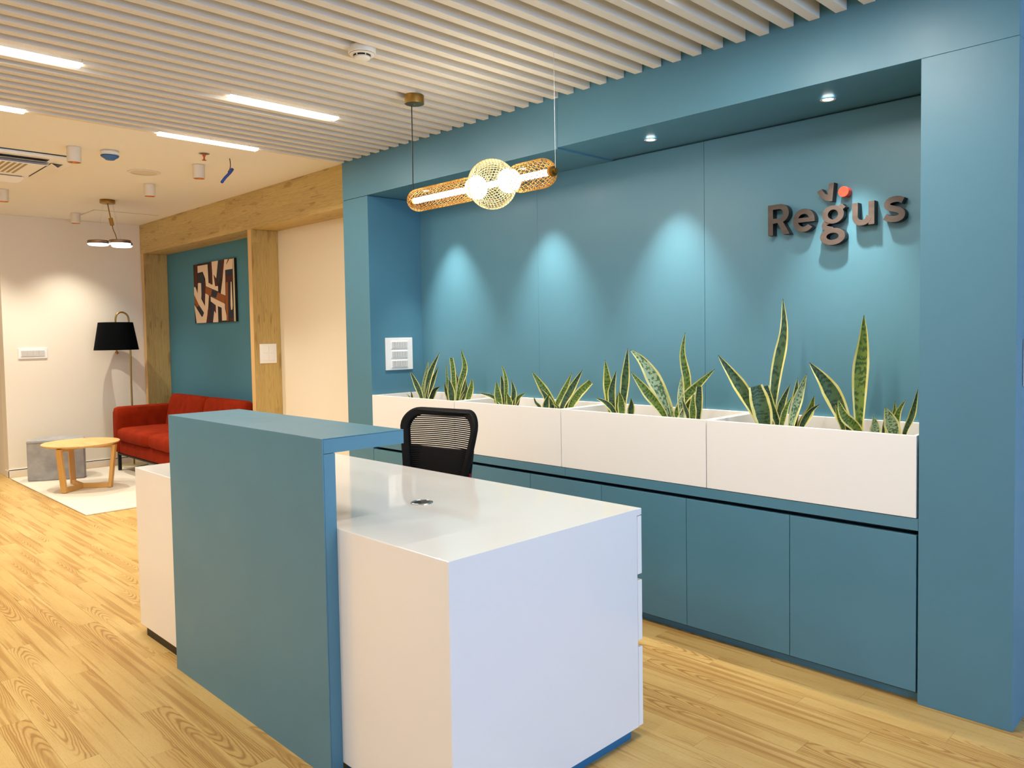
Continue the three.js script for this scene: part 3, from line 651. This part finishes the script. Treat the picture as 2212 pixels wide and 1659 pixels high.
// ---------------------------------------------------------------- wire-mesh pendant over the desk
function wireShade(profile, turns, count, r) { // two families of crossing spirals on a turned form about x
  const out = [], c = new THREE.CatmullRomCurve3(profile.map((p) => new THREE.Vector3(p[0], p[1], 0)), false, 'centripetal'), N = 44;
  for (const dir of [1, -1]) for (let k = 0; k < count; k++) {
    const pts = [];
    for (let i = 0; i <= N; i++) { const p = c.getPointAt(i / N), a = k / count * 2 * Math.PI + dir * turns * 2 * Math.PI * i / N; pts.push(new THREE.Vector3(p.x, p.y * Math.cos(a), p.y * Math.sin(a))); }
    out.push(new THREE.TubeGeometry(new THREE.CatmullRomCurve3(pts), N * 2, r, 3, false));
  }
  return out;
}
{
  const X = -2.73, Y = 2.086, Z = 0.58;
  const o = thing('wire_pendant', 'horizontal pendant of golden wire shades, glowing tube and globes above the desk', 'pendant light', [X, Y, Z]);
  const x = (v) => v - X, y = (v) => v - Y;
  const capsule = (a, b, r) => { const P = []; for (let i = 0; i <= 8; i++) { const t = i / 8 * Math.PI / 2; P.push([a + r - r * Math.cos(t), 0.017 + (r - 0.017) * Math.sin(t)]); } for (let i = 1; i < 6; i++) P.push([a + r + (b - a - 2 * r) * i / 6, r]); for (let i = 0; i <= 8; i++) { const t = i / 8 * Math.PI / 2; P.push([b - r + r * Math.sin(t), 0.017 + (r - 0.017) * Math.cos(t)]); } return P; };
  part('wire_shade', wireShade(capsule(x(-3.232), x(-2.755), 0.056), 1.0, 18, 0.0015), M.wire, o, 'long left capsule shade of golden wire');
  const ballP = []; for (let i = 0; i <= 24; i++) { const t = (0.06 + 0.88 * i / 24) * Math.PI; ballP.push([x(-2.634) - 0.113 * Math.cos(t), 0.113 * Math.sin(t)]); }
  part('wire_shade', wireShade(ballP, 0.42, 34, 0.0014), M.wirePale, o, 'round wire shade in the middle');
  part('wire_shade', wireShade(capsule(x(-2.51), x(-2.262), 0.063), 0.5, 20, 0.0015), M.wire, o, 'short right capsule shade of golden wire');
  part('light_tube', [rod([x(-3.205), 0, 0], [x(-2.272), 0, 0], 0.0145, 0.0145, 20), new THREE.SphereGeometry(0.0145, 16, 10).translate(x(-3.205), 0, 0)], M.rodGlow, o);
  for (const bx of [-2.742, -2.523]) {
    const g = part('globe', new THREE.SphereGeometry(0.054, 32, 20).translate(x(bx), 0, 0), M.rodGlow, o);
    const l = new THREE.PointLight(new THREE.Color(...LAMP.pendant.color), LAMP.pendant.power); l.position.set(x(bx), 0, 0); l.shadow.radius = 2.5; g.add(l);
  }
  part('end_cap', [rod([x(-2.274), 0, 0], [x(-2.25), 0, 0], 0.021, 0.021, 24), rod([x(-2.25), 0, 0], [x(-2.238), 0, 0], 0.011, 0.011, 20)], M.brassDark, o);
  part('end_cap', [rod([x(-3.236), 0, 0], [x(-3.214), 0, 0], 0.017, 0.017, 24)], M.brassDark, o);
  part('cable', tube([[x(-3.223), 0.012, 0], [x(-3.221), 0.2, 0], [x(-3.219), y(2.565), 0]], 0.0028, 12, 8), M.black, o, 'black electric cable');
  part('steel_wire', tube([[x(-2.244), 0.008, 0], [x(-2.244), 0.3, 0], [x(-2.244), y(SLAT), 0]], 0.0011, 6, 6), M.steelThread, o);
  const c = part('canopy', lathe([[0, 0], [0.047, 0], [0.0495, 0.002], [0.0495, 0.0415], [0.047, 0.044], [0, 0.044]], 40).translate(x(-3.196), y(2.5695), 0), M.brass, o);
  part('screw', new THREE.SphereGeometry(0.005, 12, 8).translate(x(-3.196), y(2.5685), 0), M.brassDark, c);
}

// ---------------------------------------------------------------- lights among the slats
const stripLabels = {
  '0/0': 'glowing linear light at the edge of the slats, nearest the oak beam', '0/1': 'glowing linear light at the slat edge, cut by the left picture border',
  '9/0': 'glowing linear light left of the pendant canopy, between the slats', '9/1': 'glowing linear light at the upper left, running out of the picture',
};
for (const k of Object.keys(STRIP_AT)) STRIP_AT[k].forEach((z, i) => {
  const o = thing('linear_light', stripLabels[k + '/' + i] ?? 'linear light among the slats, outside the picture', 'light', [slatX(+k), SLAT, z + STRIP_L / 2], 0, 'linear lights among the ceiling slats');
  part('housing', box(-SLAT_W / 2, SLAT_W / 2, 0.004, CEIL - SLAT, -STRIP_L / 2, STRIP_L / 2, 0.001), M.slat, o);
  part('diffuser', box(-SLAT_W / 2 + 0.0005, SLAT_W / 2 - 0.0005, -0.011, 0.0035, -STRIP_L / 2 + 0.002, STRIP_L / 2 - 0.002, 0.003), M.stripGlow, o);
  const l = new THREE.RectAreaLight(new THREE.Color(...LAMP.strip.color), LAMP.strip.power, SLAT_W - 0.004, STRIP_L - 0.01);
  l.position.set(0, -0.0125, 0); l.rotation.x = -Math.PI / 2; o.add(l);
});

// ---------------------------------------------------------------- lounge
{
  const L = -8.975, R = -6.88, F = 0.25, AW = 0.16;
  const o = thing('sofa', 'rust red fabric two-seat sofa with slim arms against the blue-green wall', 'sofa', [0, 0, 0]);
  const base = puff(R - L - 0.02, 0.15, 0.69, 0.03, 0, 0.004); base.translate((L + R) / 2, 0.275, -0.115); part('base', base, M.redCloth, o);
  for (const [a, b] of [[L, L + AW], [R - AW, R]]) { const g = puff(b - a, 0.49, 0.72, 0.045, 0.004, 0.006); g.translate((a + b) / 2, 0.45, -0.11); part('arm', g, M.redCloth, o); }
  const seatL = L + AW + 0.003, seatR = R - AW - 0.003, mid = -8.03 + 0.0;
  const m2 = (seatL + seatR) / 2 - 0.02;
  for (const [a, b] of [[seatL, m2], [m2 + 0.002, seatR]]) { const g = puff(b - a, 0.135, 0.6, 0.05, 0.016, 0.01); g.translate((a + b) / 2, 0.413, -0.03); part('seat_cushion', g, M.redCloth, o); }
  for (const [a, b] of [[seatL, m2 + 0.04], [m2 + 0.042, seatR + 0.01]]) { const g = puff(b - a, 0.42, 0.15, 0.06, 0.004, 0.012); g.rotateX(-0.2); g.translate((a + b) / 2, 0.6, -0.325); part('back_cushion', g, M.redCloth, o); }
  const back = puff(seatR - seatL, 0.46, 0.07, 0.03); back.rotateX(-0.1); back.translate((seatL + seatR) / 2, 0.52, -0.435); part('backrest', back, M.redCloth, o);
  for (const [x, z] of [[L + 0.05, F - 0.045], [R - 0.05, F - 0.045], [L + 0.05, -0.42], [R - 0.05, -0.42]]) part('leg', [bar([x, 0.0135, z], [x, 0.21, z], 0.032, 0.032, [1, 0, 0])], M.black, o);
  part('rail', box(L + 0.05, R - 0.05, 0.185, 0.202, F - 0.06, F - 0.03, 0.002), M.black, o);
}
tag(part('rug', (() => { const g = new RoundedBoxGeometry(2.44, 0.0135, 1.6, 3, 0.006); g.translate(-8.075, 0.0068, 0.34); return metreUV(g); })(), M.rug, scene), 'cream rug under the sofa, pouf and round table', 'rug');
{
  const o = thing('pouf', 'grey fabric pouf with flat front and rounded back, against the cream wall', 'pouf', [-8.93, 0.0138, 0.79]);
  const s = new THREE.Shape(), w = 0.25; // flat-ish front towards local +z, bulging back
  s.moveTo(-w, 0.13); s.bezierCurveTo(-w * 0.5, 0.165, w * 0.5, 0.165, w, 0.13); s.bezierCurveTo(w + 0.03, -0.08, w * 0.6, -0.25, 0, -0.25); s.bezierCurveTo(-w * 0.6, -0.25, -w - 0.03, -0.08, -w, 0.13);
  const turn = 1.14;
  const up = (g) => metreUV(g.rotateX(Math.PI / 2).rotateY(turn));
  const flip = new THREE.Shape(s.getPoints(24).map((p) => new THREE.Vector2(p.x, p.y)));
  part('side', up(extrude(flip, 0.385, 0.012, 24)).translate(0, 0.385, 0), M.greyCloth, o);
  const lid = extrude(flip, 0.03, 0.012, 24); part('top_panel', up(lid).translate(0, 0.408, 0), M.greyCloth, o);
  part('welt', tube(flip.getPoints(10).slice(0, -1).map((p) => { const c = Math.cos(turn), sn = Math.sin(turn), x = p.x, z = p.y; return [x * c + z * sn, 0.384, -x * sn + z * c]; }), 0.004, 120, 6, true), M.greyCloth, o);
}
{
  const o = thing('coffee_table', 'round light wood coffee table with three flared legs on the rug', 'table', [-8.12, 0.0138, 0.8]);
  part('tabletop', [lathe([[0, 0.41], [0.29, 0.41], [0.327, 0.424], [0.332, 0.432], [0.328, 0.438], [0, 0.438]], 72)].map((g) => metreUV(g)), M.ash, o);
  const hub = [0, 0.022, 0];
  for (const a of [0.9, -0.86, Math.PI]) {
    const c = Math.cos(a), s = Math.sin(a), r = a > 3 ? 0.29 : 0.25;
    const leg = part('leg', [bar([(r + 0.004) * c, 0.005, (r + 0.004) * s], [(r + 0.055) * c, 0.41, (r + 0.055) * s], 0.05, 0.03, [c, 0, s])], M.ashLeg, o);
    part('stretcher', [bar([0.01 * c, 0.022, 0.01 * s], [r * c, 0.022, r * s], 0.03, 0.042)], M.ashLeg, leg);
    part('top_rail', [bar([0.01 * c, 0.395, 0.01 * s], [(r + 0.04) * c, 0.395, (r + 0.04) * s], 0.03, 0.028)], M.ashLeg, leg);
  }
}
{
  const o = thing('floor_lamp', 'brass floor lamp with black drum shade in the corner by the sofa', 'floor lamp', [-9.13, 0, -0.01]);
  part('base', lathe([[0, 0], [0.135, 0], [0.14, 0.006], [0.14, 0.022], [0.134, 0.028], [0.02, 0.03], [0.0, 0.03]]), paint(0xd8cfa8, 0.4, { metalness: 0.4 }), o);
  part('pole', tube([[0, 0.03, 0], [0, 0.8, 0], [0, 1.62, 0], [0.0, 1.675, 0.012], [0, 1.705, 0.045], [0, 1.712, 0.078], [0, 1.695, 0.115], [0, 1.655, 0.135], [0, 1.58, 0.138], [0, 1.36, 0.138]], 0.0095, 90, 12), M.brass, o);
  const sx = 0, sz = 0.138;
  const shade = part('shade', [lathe([[0.222, 1.3], [0.223, 1.302], [0.173, 1.598], [0.171, 1.6]]), lathe([[0.171, 1.6], [0.2185, 1.302]])].map((g) => g.translate(sx, 0, sz)), new THREE.MeshPhysicalMaterial({ color: 0x05070a, roughness: 1, specularIntensity: 0.2, bumpMap: cloth, bumpScale: 0.0003, side: THREE.DoubleSide }), o);
  part('lining', lathe([[0.17, 1.597], [0.217, 1.304]]).translate(sx, 0, sz), new THREE.MeshStandardMaterial({ color: 0xe0b35e, roughness: 0.35, metalness: 0.9, side: THREE.DoubleSide }), shade);
  part('spider', [rod([-0.17, 1.58, sz], [0.17, 1.58, sz], 0.002, 0.002, 6), rod([0, 1.58, sz - 0.17], [0, 1.58, sz + 0.17], 0.002, 0.002, 6)], M.brass, shade);
  for (const [a, dx] of [[0.5, 0.04], [2.6, 0.04], [4.7, 0.04]]) part('bulb', [new THREE.SphereGeometry(0.027, 20, 14).translate(sx + 0.05 * Math.cos(a), 1.325, sz + 0.05 * Math.sin(a)), rod([sx + 0.05 * Math.cos(a), 1.35, sz + 0.05 * Math.sin(a)], [sx + 0.02 * Math.cos(a), 1.4, sz + 0.02 * Math.sin(a)], 0.012)], paint(0xf0c860, 0.15, { metalness: 0.5 }), o);
  part('finial', [new THREE.SphereGeometry(0.018, 16, 12).translate(sx, 1.27, sz), rod([sx, 1.28, sz], [sx, 1.37, sz], 0.008)], M.brass, o);
}
{
  const o = thing('wall_art', 'abstract canvas of cream, rust, maroon and navy strokes on the blue-green wall', 'painting', [-8.045, 1.893, ALCOVE]);
  const W = 0.985, H = 0.635, cv = document.createElement('canvas'); cv.width = 776; cv.height = 500;
  const c2 = cv.getContext('2d'), ink = { cream: '#ead3b8', rust: '#95541f', navy: '#20283c', maroon: '#4f1d14', slate: '#2a3036', pale: '#c9c3a4' };
  c2.fillStyle = '#1c1315'; c2.fillRect(0, 0, 776, 500);
  const PATCHES = [
['cream',[[0.11,0.03],[0.37,0.03],[0.38,0.34],[0.5,0.38],[0.61,0.41],[0.61,0.5],[0.31,0.39],[0.3,0.26],[0.24,0.14],[0.11,0.15]]],
['cream',[[0.47,-0.0],[0.63,-0.0],[0.58,0.25],[0.54,0.41],[0.48,0.38],[0.48,0.2]]],
['cream',[[0.78,0.0],[0.97,0.01],[0.96,0.17],[0.81,0.17],[0.79,0.27],[0.78,0.58],[0.67,0.54],[0.72,0.33]]],
['cream',[[-0.01,0.38],[0.04,0.38],[0.09,0.49],[0.11,0.32],[0.19,0.32],[0.19,0.52],[0.18,0.59],[0.27,0.72],[0.29,0.5],[0.38,0.55],[0.35,0.76],[0.29,1.0],[0.04,1.0],[-0.01,0.67],[0.18,0.9],[0.24,0.83],[0.09,0.66],[-0.01,0.5]]],
['cream',[[0.42,0.57],[0.76,0.71],[0.76,0.78],[0.79,0.91],[0.79,0.98],[0.68,0.98],[0.68,0.77],[0.54,0.72],[0.42,0.65]]],
['cream',[[0.54,0.72],[0.59,0.73],[0.59,1.0],[0.45,1.0],[0.5,0.81],[0.54,0.86]]],
['cream',[[0.91,0.37],[0.93,0.37],[0.94,0.75],[0.93,0.81],[0.9,0.82],[0.89,0.73]]],
['rust',[[0.29,0.39],[0.6,0.51],[0.78,0.59],[0.76,0.71],[0.42,0.56],[0.27,0.5]]],
['navy',[[0.46,0.46],[0.6,0.51],[0.55,0.6],[0.43,0.56]]],
['rust',[[0.8,0.36],[0.85,0.36],[0.83,0.99],[0.8,0.99],[0.79,0.91],[0.77,0.72]]],
['maroon',[[0.79,0.27],[0.96,0.26],[0.95,0.36],[0.79,0.37]]],
['navy',[[0.79,0.17],[0.96,0.17],[0.95,0.26],[0.79,0.26]]],
['navy',[[0.86,0.36],[0.9,0.36],[0.89,0.84],[0.96,0.83],[0.95,0.99],[0.84,0.99]]],
['maroon',[[0.71,0.0],[0.78,0.0],[0.73,0.25],[0.68,0.31]]],
['slate',[[0.63,0.0],[0.71,0.0],[0.68,0.26],[0.63,0.38],[0.58,0.28]]],
['maroon',[[0.51,0.21],[0.57,0.28],[0.61,0.41],[0.54,0.41]]],
['maroon',[[0.42,0.01],[0.46,0.0],[0.47,0.38],[0.42,0.36]]],
['maroon',[[0.04,0.0],[0.1,0.0],[0.1,0.37],[-0.0,0.37]]],
['slate',[[0.11,0.17],[0.24,0.17],[0.26,0.29],[0.2,0.33],[0.11,0.31]]],
['navy',[[0.2,0.31],[0.27,0.27],[0.24,0.63],[0.19,0.57]]],
['maroon',[[0.27,0.27],[0.31,0.34],[0.27,0.69],[0.24,0.63]]],
['navy',[[0.08,0.71],[0.12,0.7],[0.24,0.83],[0.2,0.9]]],
['rust',[[-0.0,0.51],[0.12,0.7],[0.06,0.73],[-0.0,0.65]]],
['navy',[[0.43,0.68],[0.52,0.71],[0.46,1.0],[0.37,1.0]]],
['maroon',[[0.34,0.78],[0.4,0.74],[0.37,1.0],[0.3,1.0]]],
['maroon',[[0.52,0.71],[0.54,0.86],[0.5,0.81]]],
['maroon',[[0.86,0.95],[0.96,0.94],[0.96,0.99],[0.84,0.99]]],
['pale',[[0.97,0.01],[1.0,0.0],[1.0,1.0],[0.96,1.0]]],
['maroon',[[0.86,0.01],[0.9,0.0],[0.83,0.08],[0.82,0.08]]],

  ];
  for (const [n, p] of PATCHES) { c2.fillStyle = ink[n]; c2.beginPath(); p.forEach(([x, y], i) => (i ? c2.lineTo(x * 776, y * 500) : c2.moveTo(x * 776, y * 500))); c2.closePath(); c2.fill(); }
  const t = new THREE.CanvasTexture(cv); t.colorSpace = THREE.SRGBColorSpace;
  part('stretcher', box(-W / 2, W / 2, -H / 2, H / 2, 0.001, 0.027, 0.001), paint(0x17130f, 0.8), o);
  part('canvas', new THREE.PlaneGeometry(W - 0.002, H - 0.002).translate(0, 0, 0.0278), new THREE.MeshStandardMaterial({ map: t, roughness: 0.8, bumpMap: cloth, bumpScale: 0.0002 }), o);
}

// ---------------------------------------------------------------- fittings on the lounge ceiling
const DL = [[-5.905, 0.535, 'white cylinder downlight nearest the slats, beside the sprinkler'], [-5.9, 1.39, 'white cylinder downlight in front of the air conditioner corner'], [-6.89, 0.538, 'white cylinder downlight beside the round ceiling speaker'], [-7.91, 1.39, 'white cylinder downlight at the left picture border under the air conditioner'], [-8.92, 0.541, 'white cylinder downlight close to the cream wall, left of the triple-disc pendant'],
  [-8.92, 1.39, 'cylinder downlight by the cream wall outside the picture'], [-6.9, 2.9, 'cylinder downlight outside the picture in front of the air conditioner'], [-8.92, 2.5, 'cylinder downlight outside the picture near the far wall'], [-7.91, 3.9, 'cylinder downlight outside the picture at the front wall']];
DL.forEach(([x, z, label]) => {
  const o = thing('cylinder_downlight', label, 'light', [x, CEIL, z], 0, 'cylinder downlights on the lounge ceiling');
  part('body', lathe([[0, -0.001], [0.044, -0.001], [0.0445, -0.003], [0.0445, -0.1005], [0.043, -0.102], [0.039, -0.102], [0.039, -0.07], [0, -0.07]], 40), M.canWhite, o);
  part('reflector', lathe([[0.0385, -0.1015], [0.032, -0.085], [0.02, -0.0725]], 36), M.copper, o);
  part('lens', lathe([[0, -0.0745], [0.0215, -0.0735]], 24), M.spotGlow, o);
  const l = new THREE.SpotLight(new THREE.Color(...LAMP.lounge.color), LAMP.lounge.power, 0, 0.86, 1, 2); l.position.set(0, -0.106, 0); l.target.position.set(0, -2, 0); l.shadow.radius = 0.6; o.add(l, l.target);
});
{
  const o = thing('disc_pendant', 'small pendant of three glowing discs under a brass canopy in the lounge', 'pendant light', [-7.9, CEIL, 0.553]);
  part('canopy', lathe([[0, -0.034], [0.062, -0.034], [0.066, -0.031], [0.066, -0.001], [0, -0.001]], 40), M.brass, o);
  const right = [0.701, 0, -0.713], fwd = [-0.713, 0, -0.701], Y = -0.395, at = [[-0.1, 0], [0.103, 0.0], [0.035, 0.17]];
  at.forEach(([r, f], i) => {
    const x = r * right[0] + f * fwd[0], z = r * right[2] + f * fwd[2];
    const d = part('disc', lathe([[0, 0.02], [0.088, 0.02], [0.093, 0.016], [0.093, -0.01], [0, -0.01]], 48).translate(x, Y, z), paint(0x8f7b6c, 0.35, { metalness: 0.8 }), o);
    part('diffuser', lathe([[0, -0.026], [0.08, -0.025], [0.09, -0.018], [0.0925, -0.0105], [0, -0.0105]], 48).translate(x, Y, z), M.discGlow, d);
    const l = new THREE.RectAreaLight(new THREE.Color(...LAMP.discs.color), LAMP.discs.power, 0.14, 0.14); l.position.set(x, Y - 0.028, z); l.rotation.x = -Math.PI / 2; d.add(l);
    const a = [0.42 * x, -0.034, 0.42 * z];
    part('thread', tube([a, [(a[0] + x) / 2, (Y - 0.01) / 2, (a[2] + z) / 2], [x, Y + 0.02, z]], 0.0011, 6, 5), M.steelThread, o);
  });
  part('link', [rod([-0.02, Y + 0.005, 0.02], [0.02, Y + 0.005, -0.03], 0.012)], M.brassDark, o);
  const E = [0.06, Y + 0.02, -0.05];
  part('cable', tube([[0, -0.034, 0], [0.008, -0.1, -0.008], [0.016, -0.17, -0.016]], 0.005, 12), M.brassDark, o);
  part('cable_weight', rod([0.016, -0.17, -0.016], [0.026, -0.235, -0.026], 0.018, 0.018, 20), M.brass, o);
  part('cable', tube([[0.026, -0.235, -0.026], [0.03, -0.27, -0.03], [0.048, -0.33, -0.046], E], 0.004, 16), M.brassDark, o);
}
{ // ceiling cassette
  const o = thing('air_conditioner', 'square white ceiling air conditioner cassette with open flaps at the left border', 'air conditioner', [-6.68, CEIL, 1.745]);
  const H = 0.475;
  part('panel', box(-H, H, -0.03, -0.001, -H, H, 0.012), M.plastic, o);
  part('seam', box(-H - 0.002, H + 0.002, -0.006, -0.0005, -H - 0.002, H + 0.002, 0), M.gap, o);
  const gr = part('grille', box(-0.27, 0.27, -0.034, -0.0295, -0.27, 0.27, 0.004), M.plastic, o);
  for (let k = 0; k < 13; k++) { const z = -0.21 + k * 0.035; part('grille_slot', box(-0.22, 0.22, -0.0352, -0.0335, z - 0.009, z + 0.009, 0), paint(0xa99a80, 0.7), gr); }
  for (let k = 0; k < 4; k++) {
    const a = k * Math.PI / 2, m = new THREE.Matrix4().makeRotationY(a);
    part('outlet', box(-0.3, 0.3, -0.0315, -0.029, 0.335, 0.415, 0).applyMatrix4(m), M.black, o);
    const s = new THREE.Shape(); s.moveTo(-0.315, 0); s.bezierCurveTo(-0.3, 0.07, -0.29, 0.075, -0.25, 0.078); s.lineTo(0.25, 0.078); s.bezierCurveTo(0.29, 0.075, 0.3, 0.07, 0.315, 0); s.lineTo(-0.315, 0);
    const f = extrude(s, 0.006, 0.001, 8).rotateX(Math.PI / 2).rotateX(k === 1 || k === 3 ? 0.5 : 0.5).translate(0, -0.034, 0.338);
    part('flap', metreUV(f.applyMatrix4(m)), M.plastic, o);
  }
}
{
  const o = thing('smoke_detector', 'white smoke detector hanging below the slats', 'smoke detector', [-2.84, SLAT, 1.13]);
  part('base', lathe([[0, -0.001], [0.056, -0.001], [0.058, -0.003], [0.058, -0.026], [0.055, -0.03], [0, -0.03]], 48).translate(0, 0.012, 0), M.canWhite, o);
  part('slot_ring', lathe([[0, -0.018], [0.037, -0.018], [0.035, -0.028], [0, -0.028]], 40), M.black, o);
  part('collar', lathe([[0.036, -0.0175], [0.053, -0.0185], [0.0515, -0.022], [0.038, -0.0235]], 48), M.canWhite, o);
  part('cap', lathe([[0, -0.043], [0.025, -0.0415], [0.034, -0.036], [0.0365, -0.029], [0, -0.028]], 40), M.canWhite, o);
  for (let k = 0; k < 6; k++) { const a = k * Math.PI / 3 + 0.2, c = Math.cos(a), s = Math.sin(a); part('rib', rod([0.037 * c, -0.017, 0.037 * s], [0.0362 * c, -0.031, 0.0362 * s], 0.0025, 0.0025, 8), M.canWhite, o); }
}
{
  const o = thing('smoke_detector', 'smoke detector wrapped in blue film on the lounge ceiling', 'smoke detector', [-5.86, CEIL, 1.175]);
  part('base', lathe([[0, -0.001], [0.058, -0.001], [0.058, -0.034], [0, -0.034]], 40), M.plastic, o);
  part('film', lathe([[0, -0.062], [0.028, -0.061], [0.036, -0.054], [0.056, -0.041], [0.06, -0.0335], [0, -0.033]], 14), M.blueTape, o, 'crumpled blue protective film');
}
{
  const o = thing('sprinkler', 'copper red fire sprinkler head with chrome rosette on the lounge ceiling', 'sprinkler', [-5.515, CEIL, 0.66]);
  part('rosette', lathe([[0, -0.008], [0.018, -0.008], [0.036, -0.004], [0.038, -0.001], [0, -0.001]], 32), M.chrome, o);
  part('body', [rod([0, -0.006, 0], [0, -0.02, 0], 0.011), rod([0.008, -0.02, 0], [0.009, -0.045, 0], 0.0028), rod([-0.008, -0.02, 0], [-0.009, -0.045, 0], 0.0028), rod([0, -0.02, 0], [0, -0.042, 0], 0.004)], M.sprinkler, o);
  part('deflector', lathe([[0, -0.05], [0.015, -0.049], [0.016, -0.047], [0, -0.044]], 20), M.sprinkler, o);
}
{
  const o = thing('ceiling_speaker', 'flat round white ceiling speaker with raised rim', 'speaker', [-6.43, CEIL, 0.745]);
  part('rim', lathe([[0.095, -0.005], [0.113, -0.0065], [0.117, -0.004], [0.118, -0.0005], [0.095, -0.0005]], 56), M.plastic, o);
  part('grille', lathe([[0, -0.0035], [0.096, -0.0035], [0.097, -0.001], [0, -0.001]], 48), M.canWhite, o);
}
{
  const o = thing('hanging_cable', 'loose dark cable end wrapped in blue tape hanging from the ceiling', 'cable', [-5.55, CEIL, 0.456]);
  part('wire', tube([[0, 0.0, 0], [0.002, -0.03, -0.004], [0.0, -0.07, -0.002], [-0.012, -0.1, 0.01]], 0.003, 20, 6), M.black, o);
  part('taped_bundle', [tube([[0.01, -0.072, -0.018], [0, -0.1, -0.002], [-0.022, -0.14, 0.028], [-0.036, -0.17, 0.046]], 0.0105, 24, 8), tube([[0.0, -0.075, -0.004], [0.004, -0.085, -0.012], [-0.008, -0.115, 0.008]], 0.006, 12, 8), new THREE.SphereGeometry(0.0108, 10, 8).translate(-0.036, -0.17, 0.046)], M.blueCable, o);
}
{
  const o = thing('access_panel', 'flush white ceiling access panel with dark edge gaps near the cream wall', 'access panel', [-8.8, CEIL, 0.157]);
  part('gap_frame', box(-0.243, 0.243, -0.0012, -0.0002, -0.315, 0.315, 0), M.brassDark, o);
  part('door', box(-0.239, 0.239, -0.0035, -0.001, -0.311, 0.311, 0.001), M.ceiling, o);
}

scene.traverse((q) => { if (q.isMesh) { q.castShadow = true; q.receiveShadow = true; } if (q.isLight && q.shadow && !q.isRectAreaLight) q.castShadow = true; });
renderer.render(scene, camera);
